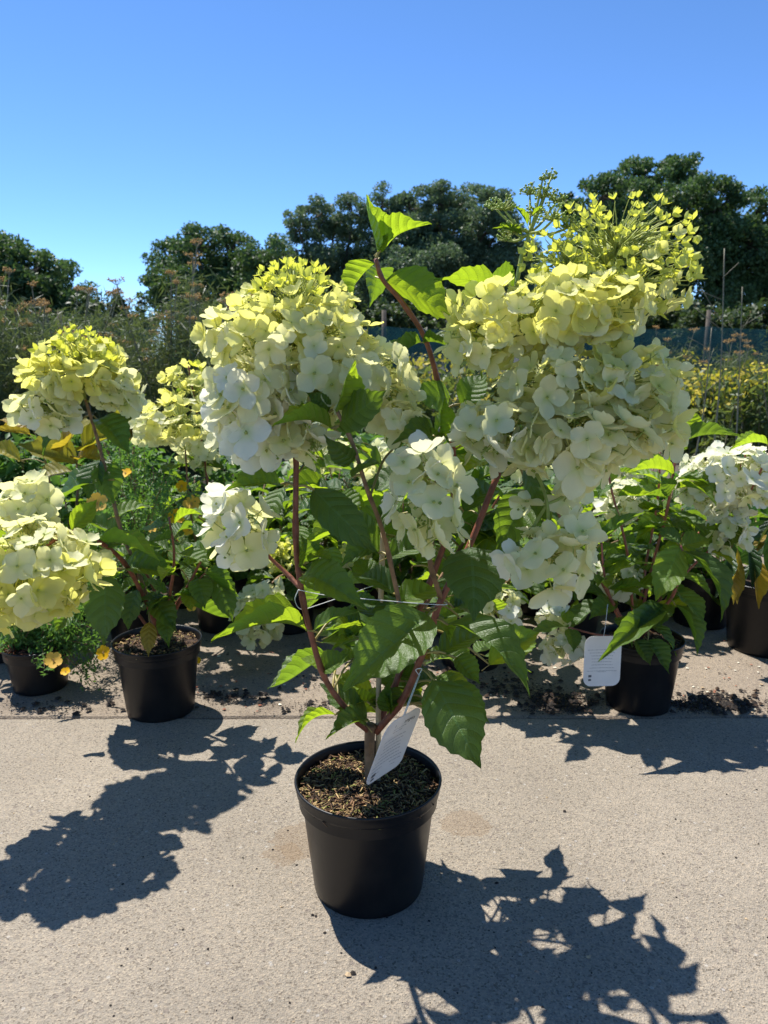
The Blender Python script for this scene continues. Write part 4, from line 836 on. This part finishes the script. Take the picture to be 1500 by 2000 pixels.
# small-leaved shrubs with yellow flowers
def flower5():
    b = MB()
    for kk in range(5):
        a = kk*2*math.pi/5; vs = []; fs = []; uv = []
        for i, (y, w, z) in enumerate(((.05, .12, 0), (.45, .40, .06), (.8, .46, .12), (1.0, .22, .14))):
            for s_ in (-1, 0, 1): x = w*s_; vs.append((x*math.cos(a)-y*math.sin(a), x*math.sin(a)+y*math.cos(a), z+.1*abs(s_)*y)); uv.append((.5+.5*s_, y))
        for i in range(3):
            for j in range(2): fs.append([i*3+j, i*3+j+1, i*3+4+j, i*3+3+j])
        b.add(vs, fs, 0, uv)
    for _ in range(10): b.blob((rng.uniform(-.16, .16), rng.uniform(-.16, .16), .12), .07, 1)
    return b.mesh('yellow_flower', [M['petal_gold'], M['umbel']])
F5 = flower5()
def potentilla(loc, label, potr, poth, mound, flowers, n=5200, chips=False):
    q = Plant('potted_potentilla', loc, label, 'flowering shrub', 'yellow-flowered small-leaved shrubs'); q.pot(potr, poth, .015, 40)
    if chips: q.fibres(350, [M['chip'], M['chip'], M['fib'][2]], (.012, .035))
    tw = MB(); Cn = []; Dn = []
    top = Vector(loc)+Vector((0, 0, poth-.01))
    for _ in range(46):
        a = rng.uniform(0, 6.28); m0 = rng.choice(mound); e = m0[0]+Vector((rng.gauss(0, .5)*m0[1].x, rng.gauss(0, .5)*m0[1].y, rng.gauss(0, .5)*m0[1].z))
        path = smooth_path([top+Vector((math.cos(a), math.sin(a), 0))*.02, top.lerp(e, .5)+Vector((0, 0, .05))+rv(.03), e], 4); tw.tube(path, [.0022-.0014*i/len(path) for i in range(len(path))], 4)
        for _ in range(n//46):
            t = rng.random()**.6*(len(path)-1); i = min(int(t), len(path)-2); Cn.append(path[i].lerp(path[i+1], t-i)+rv(.028))
    q_ = link('twigs', tw.mesh('twigs', M['bark']), q.root)
    Cn = np.array([tuple(c) for c in Cn]); m_ = len(Cn); D1 = unit(rand_units(m_)+np.array([0, 0, .5])); W1 = unit(np.cross(D1, rand_units(m_)))
    V, F = diamonds(Cn, D1, W1, nrng.uniform(.012, .024, m_), nrng.uniform(.004, .008, m_))
    o = link('foliage', np_mesh('foliage', V, F, M['potentilla']), q.root); o['kind'] = 'stuff'
    for (px, py, Y, r_) in flowers:
        c = P(px, py, Y); nr = (Vector((0, -1, .6))+rv(.5)).normalized(); k2 = r_*mpp(Y); x = nr.orthogonal().normalized(); y = nr.cross(x); mw = Matrix.Identity(4)
        for i in range(3): mw[i][0] = x[i]*k2; mw[i][1] = y[i]*k2; mw[i][2] = nr[i]*k2; mw[i][3] = c[i]
        link('flower', F5, q.root, mw)
def el(px, py, Y, rx, ry, rz): k2 = mpp(Y); return (P(px, py, Y), Vector((rx*k2, rz*k2, ry*k2)))
p1 = G(80, 1338); p1.z = -.003
potentilla(p1, 'low shrub in a small black pot with bark chips, yellow blooms hanging over its rim', .098, .135, [el(110, 1265, p1.y-.05, 60, 50, 60), el(30, 1240, p1.y, 60, 30, 60), el(185, 1290, p1.y-.02, 45, 60, 50), el(60, 1190, p1.y, 110, 40, 90), el(165, 1210, p1.y+.05, 60, 50, 80)],
           [(104, 1290, p1.y-.16, 18), (203, 1275, p1.y-.08, 16), (128, 1312, p1.y-.15, 10)], 5200, True)
p2 = P(255, 1000, 2.5); p2.z = -.003
potentilla(p2, 'tall bushy shrub of fine leaves dotted with yellow blooms behind the left hydrangea', .11, .18, [el(260, 1000, 2.45, 130, 110, 150), el(330, 950, 2.5, 90, 80, 120), el(200, 1150, 2.4, 120, 80, 120), el(240, 880, 2.55, 60, 60, 80)],
           [(190, 982, 2.3, 20), (375, 985, 2.35, 18), (345, 1010, 2.3, 17), (300, 1030, 2.3, 12), (245, 925, 2.4, 13), (355, 950, 2.4, 12), (375, 1182, 2.2, 13), (370, 1035, 2.3, 13), (385, 1290, 2.3, 8), (335, 1085, 2.3, 8)], 8200)

# leafy shrubs in the rows behind: every leaf a small folded diamond joined in one foliage part
def leafy(name, loc, label, cat, group, h, w, n, ln, mat, stems=12, wr=.42, up=.3, gold=None):
    q = Plant(name, loc, label, cat, group); loc = Vector(loc); tw = MB(); Cn = []
    for _ in range(stems):
        e = loc+Vector((rng.gauss(0, .4)*w, rng.gauss(0, .4)*w, h*rng.uniform(.6, 1.05))); path = smooth_path([loc+Vector((rng.uniform(-.03, .03), rng.uniform(-.03, .03), .0)), loc.lerp(e, .5)+rv(.05*w), e], 4)
        tw.tube(path, [.006*h*(1-.6*i/len(path)) for i in range(len(path))], 4)
        for _ in range(n//stems):
            t = (.2+.8*rng.random()**.7)*(len(path)-1); i = min(int(t), len(path)-2); Cn.append(path[i].lerp(path[i+1], t-i)+rv(ln*.9))
    link('stems', tw.mesh('stems', M['bark']), q.root)
    Cn = np.array([tuple(c) for c in Cn]); m_ = len(Cn); D1 = unit(rand_units(m_)*np.array([1, 1, .6])+np.array([0, 0, up])); W1 = unit(np.cross(D1, np.array([0, 0, 1.])+.7*rand_units(m_)))
    N1 = np.cross(W1, D1); l = nrng.uniform(.6, 1.25, m_)*ln; ww = (l*wr*.5)[:, None]; lc = l[:, None]
    # six-point folded leaf: base, two left, tip, two right, around a midrib
    B0 = Cn-D1*lc*.5; T0 = Cn+D1*lc*.5-N1*lc*.12; Mm = Cn+D1*lc*.05
    V = np.stack([B0, Mm, T0, Mm+W1*ww+N1*ww*.4-D1*lc*.1, Mm-W1*ww+N1*ww*.4-D1*lc*.1], 1).reshape(-1, 3)
    i0 = np.arange(m_)*5; F = np.concatenate([np.stack([i0, i0+3, i0+1], 1), np.stack([i0+3, i0+2, i0+1], 1), np.stack([i0, i0+1, i0+4], 1), np.stack([i0+4, i0+1, i0+2], 1)])
    mi = None; mats = [mat]
    if gold: mats = [mat, gold]; a_ = (nrng.random(m_) < .5).astype(np.int32); mi = np.concatenate([a_]*4)
    o = link('foliage', np_mesh('foliage', V, F, mats, mi), q.root); o['kind'] = 'stuff'; return q
gr = 'leafy nursery plants in the rows behind'
spots = [(60, 2.9, .34, .4), (150, 3.3, .42, .45), (40, 3.7, .5, .5), (560, 3.4, .45, .45), (700, 3.6, .5, .45), (820, 3.3, .48, .42), (930, 3.6, .5, .5), (640, 4.2, .5, .5), (480, 4.0, .5, .5), (300, 4.0, .5, .5), (780, 4.4, .55, .5), (1050, 4.0, .5, .5), (180, 4.6, .55, .6), (1100, 3.3, .42, .4)]
for i, (px, Y, h, w) in enumerate(spots):
    p = P(px, 1000, Y); p.z = -.003 if Y < 3.95 else -.05
    leafy('leafy_shrub', p, 'low bushy green nursery plant massed with others behind the hydrangeas', 'shrub', gr, h*1.08, w*.62, 1500, .08, M['shrub'], 22)
# gold-leaved shrubs, each leaf built singly
for label, px, Y, rows in (
    ('shrub with large yellow and orange tinted leaves beside the domed left flower head', 110, 2.9, [((150, 905), (35, 868), 70, 'gold'), ((160, 880), (230, 840), 60, 'gold'), ((130, 870), (185, 820), 60, 'gold'), ((60, 850), (-10, 836), 34, 'yellow'), ((60, 830), (-10, 818), 26, 'yellow'), ((140, 920), (70, 935), 50, 'gold'), ((150, 900), (210, 900), 44, 'yellow'), ((120, 880), (140, 845), 44, 'yellow'), ((40, 900), (-30, 885), 50, 'gold')]),
    ('shrub with yellowing pointed leaves growing behind the small greenish heads', 270, 3.0, [((262, 850), (325, 785), 40, 'gold'), ((255, 850), (300, 800), 34, 'gold'), ((255, 845), (215, 790), 40, 'gold'), ((262, 850), (245, 800), 34, 'gold'), ((255, 860), (330, 820), 34, 'yellow'), ((250, 855), (205, 830), 34, 'lime'), ((262, 840), (285, 770), 34, 'lime')])):
    p = P(px, 1000, Y); p.z = -.003; q = Plant('gold_leaved_shrub', p, label, 'shrub')
    cx, cy = rows[0][0]; q.stem([p, P(cx, cy+80, Y), P(cx, cy, Y)], .008, .004, 'bark', sides=6); q.stem([p, p.lerp(P(cx-50, cy, Y), .6), P(cx-60, cy, Y)], .006, .003, 'bark', sides=6)
    for a_, t_, w_, kd in rows: q.leaf_px((*a_, Y), (*t_, Y-.08), w_, (rng.uniform(-.3, .3), -.6, .7), kd)
# strap-leaved clumps at the right
for i, (px, Y) in enumerate(((1250, 3.1), (1330, 3.5), (1410, 3.3), (1480, 3.1), (1180, 3.6), (1500, 3.9), (1380, 4.0), (1270, 4.1))):
    p = P(px, 1000, Y); p.z = -.003 if Y < 3.95 else -.05
    q = Plant('strap_leaved_clump', p, 'clump of long glossy bright green strap leaves in the row behind the white heads', 'perennial', 'strap-leaved clumps'); q.stem([p, p+Vector((0, 0, .12)), p+Vector((0, 0, .3))], .012, .006, 'petiole', sides=6, nodes=False)
    for kx in range(30):
        a = rng.uniform(0, 6.28); e = Vector((math.cos(a), math.sin(a), 0)); h0 = rng.uniform(.12, .34); base = p+Vector((0, 0, h0))+e*.02
        q.leaf(base, base+e*rng.uniform(.10, .22)+Vector((0, 0, rng.uniform(-.03, .2))), rng.uniform(.022, .036), Vector((0, 0, 1))-e*.3+rv(.2), 'strap', None, False)

# golden perennials further back
def perennial(loc, h, w, label, n=1300, fl=200):
    q = Plant('golden_perennial', loc, label, 'perennial', 'golden perennials'); loc = Vector(loc); tw = MB(); Cn = []; Fn = []
    for _ in range(26):
        e = loc+Vector((rng.gauss(0, .42)*w, rng.gauss(0, .4)*w, h*rng.uniform(.7, 1.03))); b0 = loc+Vector((rng.gauss(0, .25)*w, rng.gauss(0, .25)*w, 0)); tw.tube([b0, b0.lerp(e, .5), e], [.006, .005, .003], 4, cap=False)
        for _ in range(n//26): Cn.append(b0.lerp(e, rng.uniform(.1, .95))+rv(.07))
        for _ in range(fl//26): Fn.append(e+Vector((rng.gauss(0, .06), rng.gauss(0, .06), rng.gauss(-.05, .06))))
    link('stems', tw.mesh('stems', M['fstem']), q.root)
    for nm, pts_, ls, mat, wr in (('foliage', Cn, (.06, .14), 'perennial', .3), ('flowers', Fn, (.03, .07), 'goldenflower', .6)):
        Cc = np.array([tuple(c) for c in pts_]); m_ = len(Cc); D1 = rand_units(m_); W1 = unit(np.cross(D1, rand_units(m_))); l = nrng.uniform(*ls, m_)
        V, F = diamonds(Cc, D1, W1, l, l*wr); o = link(nm, np_mesh(nm, V, F, M[mat]), q.root); o['kind'] = 'stuff'
pq = [(px, rng.uniform(6.4, 9.5)) for px in (330, 400, 470, 560, 650, 730, 790, 850, 910, 970, 1060, 1150, 1240, 1300, 1340, 1390, 1440, 1490, 1540)]
for px, Y in pq:
    p = P(px, 690, Y); p.z = -.05
    perennial(p, rng.uniform(.86, 1.06), .55, 'upright perennial topped with golden yellow flowers in the bed before the netting')
# tall fennel
def fennel(px, Y, h, n=6500, w=.30):
    p = P(px, 690, Y); p.z = -.05; q = Plant('fennel', p, 'shorter feathery fennel standing among the golden perennials before the large oak' if px > 1000 else 'tall feathery bronze fennel with orange seed umbels behind the domed left flower head', 'fennel', 'short fennel plants among golden perennials' if px > 1000 else 'tall bronze fennel plants'); tw = MB(); um = MB(); Cn = []; Dn = []
    for s_ in range(7):
        e = p+Vector((rng.gauss(0, 1)*w, rng.gauss(0, .7)*w, h*rng.uniform(.68, 1.04))); path = smooth_path([p+Vector((rng.uniform(-.1, .1), rng.uniform(-.1, .1), 0)), p.lerp(e, .5)+rv(.08), e], 5)
        tw.tube(path, [.009-.0055*i/len(path) for i in range(len(path))], 5, cap=False)
        ends = [e]
        for _ in range(1 if s_ % 2 else 0):
            t = rng.uniform(.55, .9); i = int(t*(len(path)-1)); c = path[i]; e2 = c+Vector((rng.uniform(-.22, .22), rng.uniform(-.22, .22), rng.uniform(.12, .3))); tw.tube([c, c.lerp(e2, .5)+Vector((0, 0, -.02)), e2], [.004, .003, .002], 4, cap=False); ends.append(e2)
        for en in ends:
            rr = rng.uniform(.03, .07)
            for _ in range(14):
                a = rng.uniform(0, 6.28); r_ = rr*math.sqrt(rng.random()); t = en+Vector((r_*math.cos(a), r_*math.sin(a), .03+.02*rng.random())); tw.tube([en, t], .0012, 3, cap=False)
                for _ in range(4): um.blob(t+rv(.010), rng.uniform(.003, .006))
        for _ in range(n//7):
            t = rng.uniform(.1, .88)*(len(path)-1); i = min(int(t), len(path)-2); c = path[i].lerp(path[i+1], t-i); Cn.append(c+Vector((rng.gauss(0, .1), rng.gauss(0, .1), rng.gauss(0, .06))))
    link('stalks', tw.mesh('stalks', M['fstem']), q.root); o = link('umbels', um.mesh('umbels', M['umbel']), q.root); o['kind'] = 'stuff'
    Cc = np.array([tuple(c) for c in Cn]); m_ = len(Cc); D1 = unit(rand_units(m_)+np.array([0, 0, .4])); W1 = unit(np.cross(D1, rand_units(m_)))
    V, F = diamonds(Cc, D1, W1, nrng.uniform(.06, .16, m_), nrng.uniform(.004, .010, m_)); o = link('feathery_leaves', np_mesh('feathery_leaves', V, F, M['feather']), q.root); o['kind'] = 'stuff'
for px, Y, h in ((-60, 5.2, 1.62), (10, 5.4, 1.72), (60, 6.0, 1.5), (130, 5.6, 1.5), (200, 6.2, 1.3), (255, 5.8, 1.36), (325, 5.5, 1.74), (370, 6.0, 1.66), (430, 6.3, 1.45), (480, 6.6, 1.4), (90, 6.8, 1.5), (310, 6.9, 1.5), (1290, 8.6, 1.25), (1420, 8.2, 1.2), (1500, 9.0, 1.35)): fennel(px, Y, h)
for px, py, Y in ((1415, 485, 5.2), (1390, 640, 5.6), (1450, 560, 6.0)):
    t = P(px, py, Y); p = Vector((t.x+rng.uniform(-.1, .1), t.y, -.05)); b = MB(); b.tube(smooth_path([p, p.lerp(t, .5)+Vector((rng.uniform(-.06, .06), 0, 0)), t], 5), [.006]*5+[.004]*6, 5)
    for _ in range(4): c = p.lerp(t, rng.uniform(.6, .92)); b.tube([c, c+Vector((rng.uniform(-.18, .18), 0, rng.uniform(.06, .2)))], [.003, .0015], 4)
    tag(link('dry_stalk', b.mesh('dry_stalk', M['fstem'])), 'bare dry stalk rising from the golden perennials before the oak', 'stalk', 'bare dry stalks')

# netting fence
fe = empty('netting_fence', (0, 14, -.05), 'teal windbreak netting stretched between wooden posts below the trees', 'fence')
for i in range(-8, 9):
    b = MB(); x = i*1.9; b.tube([(x, 14.0, -.05), (x, 14.0, 1.75)], [.045, .04], 8); link('post', b.mesh('post', M['trunk']), fe)
    if i < 8:
        vs = []; fs = []; n = 10
        for kz in range(6):
            for kx in range(n+1): vs.append((x+1.9*kx/n, 13.94+.03*math.sin(kx*1.3+i)*math.sin(kz), .05+1.42*kz/5+(-.05*math.sin(math.pi*kx/n) if kz == 5 else 0)))
        for kz in range(5):
            for kx in range(n): fs.append([kz*(n+1)+kx, kz*(n+1)+kx+1, (kz+1)*(n+1)+kx+1, (kz+1)*(n+1)+kx])
        b = MB(); b.add(vs, fs); link('netting', b.mesh('netting', M['net']), fe)

# ================================================================== trees
def tree(name, label, lobes, Y, mat, trunk_px, dens=1.0, group=None, leaf=.15, clump=.33, lim=1.0):
    k2 = mpp(Y); base = P(trunk_px, 690, Y); base.z = -.05
    root = empty(name, base, label, 'tree', group); tr = MB(); VV = []; 
    cs = [(P(px, py, Y+rng.uniform(-1.5, 1.5)), r_*k2) for px, py, r_ in lobes]
    fork = base+Vector((0, 0, min(c.z for c, _ in cs)*.45+.6)); r0 = .30*lim
    tr.tube(smooth_path([base, base.lerp(fork, .5)+Vector((.08, 0, 0)), fork], 4), [r0*1.25]+[r0*(1-.05*i) for i in range(8)], 9)
    for c, R in cs:
        pth = smooth_path([fork+Vector((0, 0, -.3)), fork.lerp(c, .5)+Vector((rng.uniform(-.3, .3), rng.uniform(-.3, .3), .3)), c], 5); tr.tube(pth, [.16*lim*(1-.8*i/len(pth)) for i in range(len(pth))], 6, cap=False)
        nc = int(27*dens*max(.6, (R/1.6)**1.3)); D = rand_units(nc); rad = nrng.uniform(.35, 1.0, nc)**.6*R*.92
        cc = np.array(c)+D*rad[:, None]*np.array([1, 1.25, .92])
        for q in cc[:10]: tr.tube([c, Vector(c).lerp(Vector(q), .55)+rv(.12), Vector(q)], [.05*lim, .035*lim, .015*lim], 4, cap=False)
        cr = nrng.uniform(.7, 1.25, nc)*R*clump; m_ = (150*(cr/.5)**2*dens*(.2/leaf)**1.4).astype(int)+20
        for q, r_, n in zip(cc, cr, m_): VV.append(q+rand_units(n)*(nrng.random((n, 1))**.45*r_)*np.array([1.15, 1.15, .8]))
    link('trunk', tr.mesh('trunk', M['trunk']), root)
    Cc = np.vstack(VV); m_ = len(Cc); D1 = rand_units(m_); W1 = unit(np.cross(D1, rand_units(m_))); l = nrng.uniform(.6, 1.3, m_)*leaf
    V, F = diamonds(Cc, D1, W1, l, l*.62); o = link('crown', np_mesh('crown', V, F, mat), root); return m_
tg = 'trees beyond the netting'
cnt = 0
cnt += tree('oak_tree', 'dark green tree beyond the bronze fennel with its crown sloping down to open sky', [(10, 515, 62), (70, 530, 58), (125, 570, 55), (40, 610, 90), (130, 630, 60), (-50, 560, 110), (160, 600, 34), (90, 660, 80)], 32, M['oak'], 20, 1.15, tg)
cnt += tree('oak_tree', 'dense dark rounded tree standing behind the left cream flower head', [(330, 505, 45), (385, 485, 48), (450, 490, 55), (510, 500, 55), (345, 565, 60), (430, 570, 80), (520, 575, 80), (310, 545, 32), (560, 560, 60), (400, 640, 70), (500, 650, 80)], 36, M['oak'], 440, 1.15, tg)
cnt += tree('ash_tree', 'loose grey-green tree with sky showing through its crown beside the dark rounded tree', [(580, 440, 36), (620, 425, 38), (570, 490, 40), (650, 470, 52), (690, 420, 42), (640, 540, 65), (580, 560, 60), (720, 480, 50), (700, 560, 70)], 46, M['ash'], 640, 1.05, tg, .16, .31)
cnt += tree('ash_tree', 'broad grey-green tree in the middle behind the tall leafy shoot', [(745, 405, 40), (800, 410, 42), (855, 395, 42), (910, 395, 42), (955, 395, 38), (790, 470, 60), (870, 470, 65), (945, 460, 60), (830, 550, 80), (930, 550, 80), (985, 430, 36), (1010, 520, 60), (760, 560, 70), (860, 630, 80), (980, 620, 80)], 44, M['ash'], 880, 1.15, tg, .16, .33)
cnt += tree('oak_tree', 'large dark oak with a broad lumpy crown towering behind the right flower heads', [(1175, 385, 48), (1150, 420, 40), (1235, 345, 42), (1290, 345, 45), (1335, 345, 42), (1260, 410, 65), (1345, 410, 65), (1400, 400, 48), (1200, 470, 70), (1300, 490, 85), (1400, 490, 80), (1140, 500, 55), (1110, 400, 24), (1180, 570, 70), (1400, 580, 60)], 34, M['oak'], 1300, 1.2, tg)
cnt += tree('oak_tree', 'dark tree at the side of the large oak with a flatter top', [(1475, 420, 48), (1530, 410, 50), (1460, 480, 55), (1500, 530, 70), (1560, 500, 80), (1470, 580, 50)], 33, M['oak'], 1520, 1.15, tg)
print('tree leaves', cnt)
for i, (px, Y, w, h) in enumerate(((60, 24, 3, 1.9), (240, 26, 3, 2.4), (420, 24, 3.2, 2.2), (600, 26, 3.2, 2.4), (760, 25, 3, 2.2), (930, 26, 3.2, 2.4), (1090, 24, 3, 2.3), (1230, 25, 3, 2.1), (1370, 23, 3, 1.9), (1500, 24, 3, 2.0), (-60, 25, 3, 2.3))):
    p = P(px, 690, Y); p.z = -.05
    leafy('hedge_shrub', p, 'dark bushy shrub of the hedgerow at the foot of the trees', 'shrub', 'hedgerow shrubs under the trees', h*1.2, w*.62, 9000, .2, M['hedge'], 40, .6)
